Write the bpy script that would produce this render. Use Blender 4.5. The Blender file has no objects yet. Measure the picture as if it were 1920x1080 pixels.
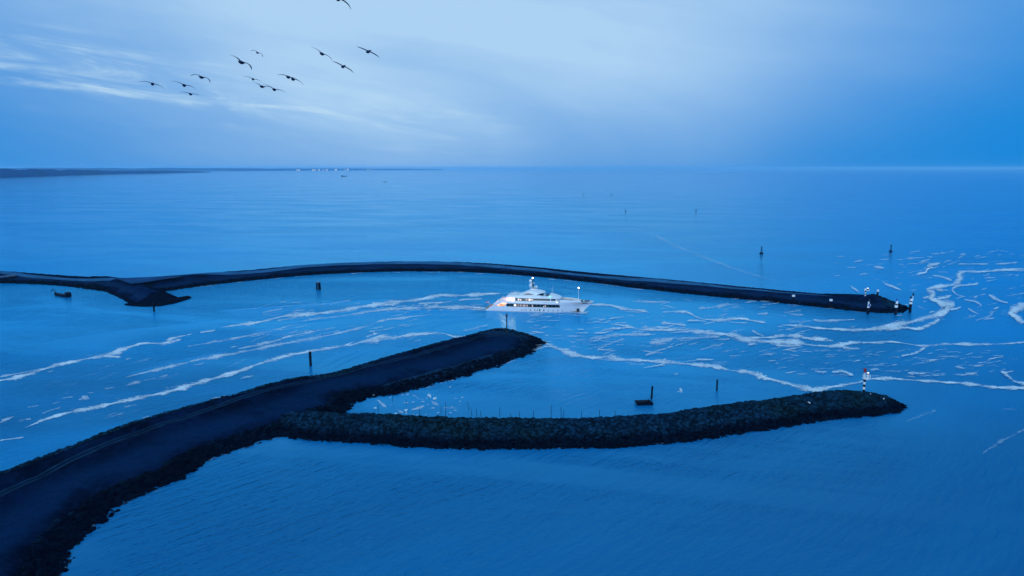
import bpy, math, random
import numpy as np
from mathutils import Vector, Matrix
R = math.radians
rng = np.random.default_rng(7)
random.seed(7)
sc = bpy.context.scene
col = sc.collection

# ------------------------------------------------------------------ camera
H = 62.0            # drone height above the water, m
FPX = 1330.0        # focal length in pixels of the 1920 px photograph
PITCH = math.atan(225.0 / FPX)     # flat horizon at row 315
cam_d = bpy.data.cameras.new('camera')
cam_d.sensor_width = 36.0
cam_d.lens = 36.0 * FPX / 1920.0
cam_d.clip_start = 0.5
cam_d.clip_end = 200000.0
cam = bpy.data.objects.new('camera', cam_d)
cam.location = (0, 0, H)
cam.rotation_euler = (R(90) - PITCH, 0, 0)
col.objects.link(cam)
sc.camera = cam

# ------------------------------------------------------------------ view, sun
sc.view_settings.view_transform = 'Standard'
sc.view_settings.look = 'None'
sc.view_settings.exposure = 0.0
sc.view_settings.gamma = 1.0
sc.cycles.use_denoising = True
sc.cycles.max_bounces = 6
sc.cycles.transparent_max_bounces = 16
sc.cycles.volume_bounces = 1
sc.cycles.sample_clamp_indirect = 6.0
SUN_EL, SUN_AZ = R(16), R(205)      # low dusk sun behind thick cloud, soft
sd = bpy.data.lights.new('sun', 'SUN')
sd.energy = 1.5
sd.angle = R(40)
sd.color = (0.80, 0.92, 1.0)
so = bpy.data.objects.new('sun', sd)
sdir = Vector((math.sin(SUN_AZ) * math.cos(SUN_EL), math.cos(SUN_AZ) * math.cos(SUN_EL), math.sin(SUN_EL)))
so.rotation_euler = sdir.to_track_quat('Z', 'Y').to_euler()
so.location = (0, -50, 120)
col.objects.link(so)

# ------------------------------------------------------------------ node helpers
class NT:
    def __init__(s, tree):
        s.t = tree; s.n = tree.nodes; s.l = tree.links
    def node(s, typ, **kw):
        nd = s.n.new(typ)
        for k, v in kw.items(): setattr(nd, k, v)
        return nd
    def put(s, sock, v):
        if hasattr(v, 'is_output') or isinstance(v, bpy.types.NodeSocket): s.l.new(v, sock)
        else: sock.default_value = v
    def m(s, op, a, b=0.0, c=0.0, clamp=False):
        nd = s.node('ShaderNodeMath', operation=op, use_clamp=clamp)
        s.put(nd.inputs[0], a); s.put(nd.inputs[1], b); s.put(nd.inputs[2], c)
        return nd.outputs[0]
    def mix(s, f, a, b, blend='MIX'):
        nd = s.node('ShaderNodeMix', data_type='RGBA', blend_type=blend)
        s.put(nd.inputs[0], f); s.put(nd.inputs[6], a); s.put(nd.inputs[7], b)
        return nd.outputs[2]
    def ss(s, v, a, b, lo=0.0, hi=1.0):
        nd = s.node('ShaderNodeMapRange', interpolation_type='SMOOTHSTEP')
        s.put(nd.inputs[0], v); nd.inputs[1].default_value = a; nd.inputs[2].default_value = b
        nd.inputs[3].default_value = lo; nd.inputs[4].default_value = hi
        return nd.outputs[0]
    def noise(s, vec, scale, detail=4.0, rough=0.55, dist=0.0):
        nd = s.node('ShaderNodeTexNoise')
        s.put(nd.inputs['Vector'], vec); nd.inputs['Scale'].default_value = scale
        nd.inputs['Detail'].default_value = detail; nd.inputs['Roughness'].default_value = rough
        nd.inputs['Distortion'].default_value = dist
        return nd.outputs[0]
    def mapping(s, vec, rot=(0, 0, 0), scale=(1, 1, 1), loc=(0, 0, 0)):
        nd = s.node('ShaderNodeMapping', vector_type='TEXTURE')
        s.put(nd.inputs[0], vec); nd.inputs[1].default_value = loc
        nd.inputs[2].default_value = rot; nd.inputs[3].default_value = [1.0 / k for k in scale]
        return nd.outputs[0]
    def comb(s, x, y, z):
        nd = s.node('ShaderNodeCombineXYZ')
        s.put(nd.inputs[0], x); s.put(nd.inputs[1], y); s.put(nd.inputs[2], z)
        return nd.outputs[0]
def c4(c): return (c[0], c[1], c[2], 1.0)

# ------------------------------------------------------------------ world: overcast blue-hour sky
w = bpy.data.worlds.new('World'); sc.world = w; w.use_nodes = True
T = NT(w.node_tree); T.n.clear()
geo = T.node('ShaderNodeTexCoord')
sep = T.node('ShaderNodeSeparateXYZ'); T.l.new(geo.outputs['Generated'], sep.inputs[0])
dx, dy, dz = sep.outputs
az = T.m('ARCTAN2', dx, dy)
el = T.m('ARCSINE', dz)
elp = T.m('MAXIMUM', el, 0.0)
sky = T.node('ShaderNodeTexSky', sky_type='NISHITA')
sky.sun_disc = False
sky.sun_elevation = SUN_EL
sky.sun_rotation = SUN_AZ
sky.air_density = 1.0; sky.dust_density = 1.0; sky.ozone_density = 4.0
DEEP, MID, LIGHT = (0.0, 0.235, 0.70), (0.22, 0.52, 0.86), (0.43, 0.66, 0.91)
base = T.mix(T.ss(elp, 0.1, 0.8), c4(DEEP), c4(MID))
# cloud texture on a high plane: natural perspective compression toward the horizon
inv = T.m('DIVIDE', 1.0, T.m('ADD', elp, 0.10))
cp = T.comb(T.m('MULTIPLY', az, 1.0), T.m('MULTIPLY', elp, 1.0), 0.0)
n1 = T.noise(T.mapping(cp, rot=(0, 0, R(-10)), scale=(2.2, 8.0, 1), loc=(3.1, 1.7, 0)), 1.0, 5, 0.55, 0.4)
n2 = T.noise(T.mapping(cp, rot=(0, 0, R(-7)), scale=(4.5, 40.0, 1), loc=(1.3, 0.2, 0)), 1.0, 7, 0.62, 0.8)
n3 = T.noise(T.mapping(cp, rot=(0, 0, R(-8)), scale=(1.5, 5.0, 1), loc=(7.7, 2.1, 0)), 1.0, 3, 0.5, 0.2)
# thin bright part of the cloud deck ahead
ga = T.m('DIVIDE', T.m('ADD', az, 0.09), T.m('ADD', 0.455, T.m('MULTIPLY', elp, 0.75)))
ge = T.m('DIVIDE', T.m('SUBTRACT', elp, 0.33), 0.36)
r2 = T.m('ADD', T.m('MULTIPLY', ga, ga), T.m('MULTIPLY', ge, ge))
glow = T.m('EXPONENT', T.m('MULTIPLY', T.m('POWER', r2, 1.5), -0.85))
lowb = T.ss(elp, 0.0, 0.14, 1.0, 1.05)
glow = T.m('MULTIPLY', glow, lowb)
nz = T.m('ADD', T.m('MULTIPLY', T.m('SUBTRACT', n1, 0.5), 1.25), T.m('MULTIPLY', T.m('SUBTRACT', n3, 0.5), 0.9))
glow = T.m('MULTIPLY', glow, T.m('ADD', 1.06, nz), clamp=True)
colr = T.mix(glow, base, c4(LIGHT))
# torn bright streaks low on the left
bc = T.m('ADD', T.m('MULTIPLY', T.m('ADD', az, 0.12), -0.115), 0.062)   # band centre elevation
bd = T.m('DIVIDE', T.m('SUBTRACT', el, bc), 0.036)
band = T.m('EXPONENT', T.m('MULTIPLY', T.m('MULTIPLY', bd, bd), -1.0))
band = T.m('MULTIPLY', band, T.ss(az, 0.05, -0.16))
band = T.m('MULTIPLY', band, T.ss(az, -1.0, -0.62))
n4 = T.noise(T.mapping(cp, rot=(0, 0, R(-7)), scale=(9.0, 22.0, 1), loc=(4.3, 2.2, 0)), 1.0, 5, 0.6, 0.5)
streak = T.m('MULTIPLY', T.m('MULTIPLY', band, T.ss(n2, 0.44, 0.70)), T.ss(n4, 0.34, 0.62))
colr = T.mix(T.m('MULTIPLY', streak, 0.82), colr, c4((0.60, 0.82, 0.95)))
shade = T.m('MULTIPLY', band, T.ss(n2, 0.50, 0.30))
colr = T.mix(T.m('MULTIPLY', shade, 0.22), colr, c4((0.12, 0.38, 0.78)))
# scaled for background strength 0.1, with a share of the clear-sky model
skt = T.mix(1.0, sky.outputs[0], c4((0.25, 0.55, 1.0)), 'MULTIPLY')
clo = T.node('ShaderNodeVectorMath', operation='SCALE'); T.l.new(colr, clo.inputs[0]); clo.inputs[3].default_value = 10.0
fin = T.mix(0.96, skt, clo.outputs[0])
bg = T.node('ShaderNodeBackground'); T.l.new(fin, bg.inputs[0]); bg.inputs[1].default_value = 0.1
wo = T.node('ShaderNodeOutputWorld'); T.l.new(bg.outputs[0], wo.inputs[0])

# ------------------------------------------------------------------ pixel <-> ground
CP, SP = math.cos(PITCH), math.sin(PITCH)
def U(px, py, z=0.0):
    """point at height z under a pixel of the photograph"""
    xc, yc = (px - 960.0) / FPX, (540.0 - py) / FPX
    d = (xc, yc * SP + CP, yc * CP - SP)
    t = (z - H) / d[2]
    return Vector((t * d[0], t * d[1], z))
def depth(p): return p[1] * CP - (p[2] - H) * SP
def at_depth(px, py, dep):
    xc, yc = (px - 960.0) / FPX, (540.0 - py) / FPX
    return Vector((dep * xc, dep * (yc * SP + CP), H + dep * (yc * CP - SP)))
def ztop(p, py):
    """height of the point above p that shows at pixel row py"""
    yc = (540.0 - py) / FPX
    return H + (yc * p[1] * CP - p[1] * SP) / (CP + yc * SP)

# ------------------------------------------------------------------ object helpers
def mesh_obj(name, verts, faces, mat, parent=None, smooth=False):
    me = bpy.data.meshes.new(name)
    me.from_pydata([tuple(v) for v in verts], [], [tuple(f) for f in faces])
    if mat is not None: me.materials.append(mat)
    if smooth: me.polygons.foreach_set('use_smooth', [True] * len(me.polygons))
    me.update()
    o = bpy.data.objects.new(name, me)
    col.objects.link(o)
    if parent is not None: o.parent = parent
    return o
def tag(o, label, cat=None, group=None, kind=None):
    o['label'] = label
    if cat: o['category'] = cat
    if group: o['group'] = group
    if kind: o['kind'] = kind
    return o
def empty(name, loc, rz=0.0):
    o = bpy.data.objects.new(name, None)
    o.location = loc; o.rotation_euler = (0, 0, rz); o.empty_display_size = 1.0
    col.objects.link(o)
    return o
def copy_tree(o, parent=None):
    c = o.copy(); col.objects.link(c); c.parent = parent
    for ch in list(o.children): copy_tree(ch, c)
    return c
class MB:
    def __init__(s): s.v = []; s.f = []
    def add(s, v, f):
        n = len(s.v); s.v += [tuple(p) for p in v]; s.f += [tuple(i + n for i in q) for q in f]; return s
    def box(s, x0, x1, y0, y1, z0, z1):
        v = [(x, y, z) for z in (z0, z1) for y in (y0, y1) for x in (x0, x1)]
        return s.add(v, [(0, 2, 3, 1), (4, 5, 7, 6), (0, 1, 5, 4), (2, 6, 7, 3), (0, 4, 6, 2), (1, 3, 7, 5)])
    def tube(s, p, q, r0, r1=None, n=8, cap=True):
        r1 = r0 if r1 is None else r1
        p, q = Vector(p), Vector(q); d = (q - p).normalized()
        a = d.orthogonal().normalized(); b = d.cross(a)
        v = []
        for c, r in ((p, r0), (q, r1)):
            for i in range(n):
                t = 2 * math.pi * i / n
                v.append(c + (a * math.cos(t) + b * math.sin(t)) * r)
        f = [(i, (i + 1) % n, n + (i + 1) % n, n + i) for i in range(n)]
        if cap: f += [tuple(range(n - 1, -1, -1)), tuple(range(n, 2 * n))]
        return s.add(v, f)
    def lathe(s, prof, c=(0, 0, 0), n=12):
        v = []; f = []
        for (r, z) in prof:
            for i in range(n):
                t = 2 * math.pi * i / n
                v.append((c[0] + r * math.cos(t), c[1] + r * math.sin(t), c[2] + z))
        for k in range(len(prof) - 1):
            for i in range(n):
                j = (i + 1) % n
                f.append((k * n + i, k * n + j, (k + 1) * n + j, (k + 1) * n + i))
        f.append(tuple(range(n - 1, -1, -1))); f.append(tuple(range((len(prof) - 1) * n, len(prof) * n)))
        return s.add(v, f)
    def sphere(s, c, r, n=12, m=7, sz=1.0):
        prof = [(max(0.001, r * math.sin(math.pi * k / m)), -r * sz * math.cos(math.pi * k / m)) for k in range(m + 1)]
        return s.lathe(prof, c, n)
    def build(s, name, mat, parent=None, smooth=False): return mesh_obj(name, s.v, s.f, mat, parent, smooth)

# ------------------------------------------------------------------ materials
def simple(name, c, rough=0.6, var=0.0, vscale=1.0, emit=None, estr=0.0, metal=0.0, bump=0.0, bscale=4.0, spec=0.5):
    m = bpy.data.materials.new(name); m.use_nodes = True
    t = NT(m.node_tree); b = t.n['Principled BSDF']
    b.inputs['Roughness'].default_value = rough; b.inputs['Metallic'].default_value = metal
    b.inputs['Specular IOR Level'].default_value = spec
    g = t.node('ShaderNodeNewGeometry')
    if var > 0:
        n = t.noise(g.outputs['Position'], vscale, 5, 0.6)
        f = t.ss(n, 0.3, 0.7)
        cc = t.mix(f, c4([x * (1 - var) for x in c]), c4([min(1, x * (1 + var)) for x in c]))
        t.l.new(cc, b.inputs['Base Color'])
    else: b.inputs['Base Color'].default_value = c4(c)
    if bump > 0:
        bn = t.node('ShaderNodeBump'); bn.inputs['Strength'].default_value = bump; bn.inputs['Distance'].default_value = 0.1
        t.l.new(t.noise(g.outputs['Position'], bscale, 4, 0.6), bn.inputs['Height']); t.l.new(bn.outputs[0], b.inputs['Normal'])
    if emit: b.inputs['Emission Color'].default_value = c4(emit); b.inputs['Emission Strength'].default_value = estr
    return m
M = {}
M['paint'] = simple('white_yacht_paint', (0.82, 0.82, 0.83), 0.25, 0.03, 0.3)
M['glass'] = simple('dark_glass', (0.006, 0.009, 0.016), 0.08)
M['darkmetal'] = simple('dark_metal', (0.02, 0.024, 0.03), 0.45, 0.3, 1.5)
M['teak'] = simple('deck_teak', (0.30, 0.20, 0.12), 0.7, 0.2, 2.0)
M['steel'] = simple('steel', (0.55, 0.56, 0.58), 0.3, 0.05, 1.0, metal=0.6)
M['boot'] = simple('boot_shade_stripe', (0.01, 0.012, 0.03), 0.3)
M['warm'] = simple('warm_lamp', (1, 0.8, 0.6), 0.5, emit=(1.0, 0.30, 0.16), estr=30.0)
M['warmwall'] = simple('lit_saloon_glass', (0.8, 0.6, 0.4), 0.4, 0.3, 1.2, emit=(1.0, 0.66, 0.44), estr=0.75)
M['litpane'] = simple('lit_window', (0.8, 0.7, 0.6), 0.3, 0.4, 1.5, emit=(1.0, 0.72, 0.50), estr=0.9)
M['dimpane'] = simple('dim_window', (0.5, 0.35, 0.3), 0.3, 0.4, 1.5, emit=(0.9, 0.55, 0.45), estr=0.28)
M['white_lamp'] = simple('white_lamp', (1, 1, 1), 0.5, emit=(1.0, 0.95, 0.85), estr=18.0)
M['beacon_lamp'] = simple('beacon_lamp', (1, 1, 0.9), 0.5, emit=(1.0, 0.95, 0.8), estr=1.2)
M['green_lamp'] = simple('green_lamp', (0, 1, 0.4), 0.5, emit=(0.05, 1.0, 0.45), estr=5.0)
M['towngl'] = simple('town_window', (1, 0.8, 0.6), 0.5, emit=(1.0, 0.80, 0.55), estr=1.9)
M['red'] = simple('red_paint', (0.30, 0.012, 0.02), 0.5, 0.15, 1.5)
M['black'] = simple('black_paint', (0.004, 0.007, 0.016), 0.6, 0.3, 1.5, spec=0.1)
M['white'] = simple('white_paint', (0.78, 0.80, 0.82), 0.5, 0.10, 1.2)
M['timber'] = simple('wet_timber', (0.004, 0.007, 0.020), 0.7, 0.4, 2.0, bump=0.5, spec=0.05)
M['rust'] = simple('tarred_steel', (0.003, 0.006, 0.020), 0.7, 0.4, 1.0, spec=0.05)
M['flagred'] = simple('flag_red', (0.45, 0.02, 0.03), 0.8)
M['flagblue'] = simple('flag_blue', (0.02, 0.05, 0.30), 0.8)
M['feather'] = simple('dark_feather', (0.006, 0.022, 0.075), 0.7, 0.3, 6.0)
M['gull'] = simple('white_feather', (0.8, 0.8, 0.8), 0.7, 0.1, 6.0)
M['concrete'] = simple('grey_concrete', (0.06, 0.10, 0.17), 0.8, 0.25, 0.5)
M['farland'] = simple('far_land', (0.0, 0.040, 0.17), 0.9, 0.3, 0.003, spec=0.0)  # blue of the distance haze put into the base colour
M['apron'] = simple('wet_apron', (0.003, 0.005, 0.014), 0.8, 0.3, 0.5, spec=0.0)
M['farwall'] = simple('far_building_wall', (0.10, 0.11, 0.13), 0.9)

# ---- sea
def sea_material():
    m = bpy.data.materials.new('sea_water'); m.use_nodes = True
    t = NT(m.node_tree); t.n.clear()
    g = t.node('ShaderNodeNewGeometry'); P = g.outputs['Position']
    a = t.noise(t.mapping(P, rot=(0, 0, R(46)), scale=(0.15, 0.66, 1)), 1.0, 4, 0.55, 0.5)
    b = t.noise(t.mapping(P, rot=(0, 0, R(28)), scale=(0.7, 2.0, 1)), 1.0, 4, 0.6, 0.3)
    big = t.noise(t.mapping(P, rot=(0, 0, R(-12)), scale=(0.006, 0.018, 1)), 1.0, 5, 0.6, 1.0)
    cal = t.ss(big, 0.36, 0.62, 0.30, 1.25)
    hgt = t.m('ADD', t.m('MULTIPLY', a, 0.62), t.m('MULTIPLY', b, 0.26))
    bp = t.node('ShaderNodeBump'); bp.inputs['Distance'].default_value = 1.0
    t.l.new(t.m('MULTIPLY', cal, 0.55), bp.inputs['Strength']); t.l.new(hgt, bp.inputs['Height'])
    fr = t.node('ShaderNodeFresnel'); fr.inputs[0].default_value = 1.40; t.l.new(bp.outputs[0], fr.inputs[1])
    body_noise = t.noise(t.mapping(P, rot=(0, 0, R(25)), scale=(0.004, 0.012, 1), loc=(40, 10, 0)), 1.0, 4, 0.55, 1.2)
    # body colour lightened with distance, painted in place of missing sky reflection
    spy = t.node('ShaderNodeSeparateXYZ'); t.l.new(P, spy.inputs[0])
    body_lift = t.m('ADD', t.ss(t.m('ADD', spy.outputs[1], t.m('MULTIPLY', t.m('SUBTRACT', body_noise, 0.5), 160.0)), 80.0, 300.0, 0.0, 0.85), t.m('MULTIPLY', t.m('SUBTRACT', body_noise, 0.5), 0.9), clamp=True)
    corner_dark = t.ss(t.m('ADD', spy.outputs[0], t.m('MULTIPLY', t.m('SUBTRACT', big, 0.5), 60.0)), 10.0, 170.0)  # corner falloff painted in: body colour darkens to the right
    body_lift = t.m('MULTIPLY', body_lift, t.m('SUBTRACT', 1.0, t.m('MULTIPLY', corner_dark, 0.25)))
    clear = t.mix(corner_dark, c4((0.0, 0.122, 0.325)), c4((0.0, 0.075, 0.235)))  # near-water colour with the painted corner falloff mixed in
    body = t.mix(body_lift, clear, c4((0.0, 0.31, 0.70)))
    df = t.node('ShaderNodeBsdfDiffuse'); t.l.new(body, df.inputs[0]); t.l.new(bp.outputs[0], df.inputs[2])
    gl = t.node('ShaderNodeBsdfGlossy', distribution='MULTI_GGX'); t.l.new(t.mix(t.ss(fr.outputs[0], 0.38, 0.90), c4((0.19, 0.82, 1.0)), c4((0.72, 0.90, 1.0))), gl.inputs[0])
    gl.inputs[1].default_value = 0.07; t.l.new(bp.outputs[0], gl.inputs['Normal'])
    mx = t.node('ShaderNodeMixShader'); t.l.new(fr.outputs[0], mx.inputs[0]); t.l.new(df.outputs[0], mx.inputs[1]); t.l.new(gl.outputs[0], mx.inputs[2])
    o = t.node('ShaderNodeOutputMaterial'); t.l.new(mx.outputs[0], o.inputs[0])
    return m
def foam_material():
    m = bpy.data.materials.new('sea_foam'); m.use_nodes = True
    t = NT(m.node_tree); t.n.clear()
    g = t.node('ShaderNodeNewGeometry'); P = g.outputs['Position']
    at = t.node('ShaderNodeAttribute', attribute_name='foam')     # x: across -1..1, y: density
    sp = t.node('ShaderNodeSeparateXYZ'); t.l.new(at.outputs['Vector'], sp.inputs[0])
    e = t.m('SUBTRACT', 1.0, t.m('ABSOLUTE', sp.outputs[0]))
    PM = t.mapping(P, rot=(0, 0, R(8)), scale=(0.55, 1.0, 1))
    n1 = t.noise(PM, 0.24, 6, 0.68, 0.8); n2 = t.noise(PM, 1.3, 5, 0.72, 0.9)
    nn = t.m('ADD', t.m('MULTIPLY', t.m('SUBTRACT', n1, 0.5), 2.6), t.m('MULTIPLY', t.m('SUBTRACT', n2, 0.5), 3.2))
    a = t.m('ADD', t.m('ADD', e, nn), t.m('SUBTRACT', t.m('MULTIPLY', sp.outputs[1], 0.75), 0.56))
    al = t.m('MULTIPLY', t.ss(a, 0.12, 0.85), t.m('MULTIPLY', sp.outputs[1], 0.98, clamp=True))
    al = t.m('MULTIPLY', al, t.ss(e, 0.0, 0.15))
    df = t.node('ShaderNodeBsdfDiffuse'); df.inputs[0].default_value = (0.85, 0.87, 0.90, 1)
    tr = t.node('ShaderNodeBsdfTransparent')
    mx = t.node('ShaderNodeMixShader'); t.l.new(al, mx.inputs[0]); t.l.new(tr.outputs[0], mx.inputs[1]); t.l.new(df.outputs[0], mx.inputs[2])
    o = t.node('ShaderNodeOutputMaterial'); t.l.new(mx.outputs[0], o.inputs[0])
    return m
# ---- breakwater surface: bands measured from the waterline (attribute 'zone': x = from outer edge, y = from inner edge)
def dike_material(name, rock, grass, asph, b0, b1, b2, b3, wet):
    m = bpy.data.materials.new(name); m.use_nodes = True
    t = NT(m.node_tree); bs = t.n['Principled BSDF']; bs.inputs['Roughness'].default_value = 0.85
    bs.inputs['Specular IOR Level'].default_value = 0.0
    g = t.node('ShaderNodeNewGeometry'); P = g.outputs['Position']
    at = t.node('ShaderNodeAttribute', attribute_name='zone')
    sp = t.node('ShaderNodeSeparateXYZ'); t.l.new(at.outputs['Vector'], sp.inputs[0])
    n1 = t.noise(P, 0.09, 5, 0.6, 0.5); n2 = t.noise(P, 0.8, 5, 0.65)
    jit = t.m('MULTIPLY', t.m('SUBTRACT', n1, 0.5), 7.0)
    dN = t.m('ADD', sp.outputs[1], jit); dF = t.m('ADD', sp.outputs[0], t.m('MULTIPLY', jit, 0.5))
    gcol = t.mix(t.ss(n1, 0.34, 0.66), c4([x * 0.40 for x in grass]), c4([x * 1.7 for x in grass]))
    gcol = t.mix(t.ss(t.noise(P, 0.28, 5, 0.7, 0.8), 0.50, 0.66, 0, 0.7), gcol, c4([x * 2.0 + 0.002 for x in grass]))
    gcol = t.mix(t.ss(n2, 0.42, 0.7, 0, 0.6), gcol, c4([x * 0.4 for x in grass]))
    acol = t.mix(t.ss(n2, 0.3, 0.7), c4([x * 0.8 for x in asph]), c4([x * 1.15 for x in asph]))
    c = gcol
    berm = t.m('MULTIPLY', t.ss(dN, b0, b1), t.ss(dN, b3, b2))
    c = t.mix(t.m('MULTIPLY', berm, t.ss(n1, 0.25, 0.6, 0.45, 1.0)), c, acol)
    rk = t.m('MAXIMUM', t.ss(dN, wet + 3.0, wet), t.ss(dF, 11.0, 8.0))
    rcol = t.mix(t.ss(n2, 0.35, 0.65), c4([x * 0.5 for x in rock]), c4(rock))
    c = t.mix(rk, c, rcol)
    t.l.new(c, bs.inputs['Base Color'])
    bp = t.node('ShaderNodeBump'); bp.inputs['Strength'].default_value = 0.6; bp.inputs['Distance'].default_value = 0.25
    t.l.new(n2, bp.inputs['Height']); t.l.new(bp.outputs[0], bs.inputs['Normal'])
    return m
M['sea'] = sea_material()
M['foam'] = foam_material()
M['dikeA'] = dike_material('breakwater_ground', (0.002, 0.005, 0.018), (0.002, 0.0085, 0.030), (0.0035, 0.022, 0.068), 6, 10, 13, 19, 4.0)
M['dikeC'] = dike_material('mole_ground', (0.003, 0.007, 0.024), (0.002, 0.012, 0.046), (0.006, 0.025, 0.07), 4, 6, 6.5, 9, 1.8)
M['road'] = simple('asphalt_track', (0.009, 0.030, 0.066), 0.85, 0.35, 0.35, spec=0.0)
M['roadC'] = simple('mole_road', (0.03, 0.12, 0.24), 0.85, 0.25, 0.08, spec=0.0)
M['paved'] = simple('paved_stone', (0.02, 0.075, 0.18), 0.85, 0.3, 0.12, spec=0.0)
def rock_material(name, c):
    m = bpy.data.materials.new(name); m.use_nodes = True
    t = NT(m.node_tree); b = t.n['Principled BSDF']; b.inputs['Roughness'].default_value = 0.7
    b.inputs['Specular IOR Level'].default_value = 0.0
    g = t.node('ShaderNodeNewGeometry')
    at = t.node('ShaderNodeAttribute', attribute_name='tone')
    n = t.noise(g.outputs['Position'], 1.5, 4, 0.6)
    c1 = t.mix(at.outputs['Fac'], c4([x * 0.35 for x in c]), c4([x * 1.5 for x in c]))
    moss = t.m('MULTIPLY', t.ss(t.noise(g.outputs['Position'], 0.06, 4, 0.6), 0.45, 0.65), 0.7)
    c1 = t.mix(moss, c1, t.mix(at.outputs['Fac'], c4((0.004, 0.010, 0.010)), c4((0.008, 0.040, 0.054))))
    # algae line: stones washed by the tide are darker
    sp = t.node('ShaderNodeSeparateXYZ'); t.l.new(g.outputs['Position'], sp.inputs[0])
    wetf = t.ss(t.m('ADD', sp.outputs[2], t.m('MULTIPLY', n, 0.8)), 2.7, 1.4)
    c1 = t.mix(t.m('MULTIPLY', wetf, 0.85), c1, c4((0.0012, 0.0015, 0.008)))
    t.l.new(c1, b.inputs['Base Color'])
    return m
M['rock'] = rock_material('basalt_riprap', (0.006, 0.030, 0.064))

# ------------------------------------------------------------------ the sea and the air
S = 45000.0
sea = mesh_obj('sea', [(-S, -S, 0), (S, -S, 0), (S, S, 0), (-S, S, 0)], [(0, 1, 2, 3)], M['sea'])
tag(sea, 'wide blue sea with small ripples', kind='structure')
hm = bpy.data.materials.new('sea_air'); hm.use_nodes = True
t = NT(hm.node_tree); t.n.clear()
pv = t.node('ShaderNodeVolumePrincipled'); pv.inputs['Density'].default_value = 4.2e-5
pv.inputs['Color'].default_value = (0.42, 0.80, 1.0, 1)
ho = t.node('ShaderNodeOutputMaterial'); t.l.new(pv.outputs[0], ho.inputs['Volume'])
hz = MB().box(-S - 500, S + 500, -S - 500, S + 500, -4.0, 95.0).build('haze', hm)
tag(hz, 'thin pale blue haze over the sea', kind='stuff')

# ------------------------------------------------------------------ breakwaters as height fields
def poly_px(pts, z): return np.array([tuple(U(x, y, z))[:2] for x, y in pts])
def offset(pl, d):
    """shift an open polyline d metres to its left"""
    tg = np.gradient(pl, axis=0); n = np.stack([-tg[:, 1], tg[:, 0]], 1)
    n /= np.linalg.norm(n, axis=1)[:, None]
    return pl + n * d
def catmull(pl, step):
    pl = np.asarray(pl, float)
    out = []
    for i in range(len(pl) - 1):
        p0, p1, p2, p3 = pl[max(i - 1, 0)], pl[i], pl[i + 1], pl[min(i + 2, len(pl) - 1)]
        n = max(1, int(np.linalg.norm((p2 - p1)[:2]) / step))
        for k in range(n):
            u = k / n
            out.append(0.5 * ((2 * p1) + (-p0 + p2) * u + (2 * p0 - 5 * p1 + 4 * p2 - p3) * u * u + (-p0 + 3 * p1 - 3 * p2 + p3) * u ** 3))
    out.append(pl[-1])
    return np.array(out)
def dist(P, pl):
    best = np.full(len(P), 1e9)
    for a, b in zip(pl[:-1], pl[1:]):
        ab = b - a; L = max(1e-9, ab @ ab)
        u = np.clip(((P - a) @ ab) / L, 0, 1)
        best = np.minimum(best, np.hypot(*(P - a - u[:, None] * ab).T))
    return best
def inside(P, poly):
    r = np.zeros(len(P), bool); x, y = P[:, 0], P[:, 1]
    for a, b in zip(poly, np.roll(poly, -1, 0)):
        c = (a[1] > y) != (b[1] > y)
        with np.errstate(divide='ignore', invalid='ignore'):
            r ^= c & (x < (b[0] - a[0]) * (y - a[1]) / (b[1] - a[1]) + a[0])
    return r
def vnoise(P, s, seed):
    g = np.random.default_rng(seed).random((256, 256))
    q = P / s; i = np.floor(q).astype(int); f = q - i; f = f * f * (3 - 2 * f)
    h = lambda a, b: g[(i[:, 0] + a) % 256, (i[:, 1] + b) % 256]
    return (h(0, 0) * (1 - f[:, 0]) + h(1, 0) * f[:, 0]) * (1 - f[:, 1]) + (h(0, 1) * (1 - f[:, 0]) + h(1, 1) * f[:, 0]) * f[:, 1]
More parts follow.
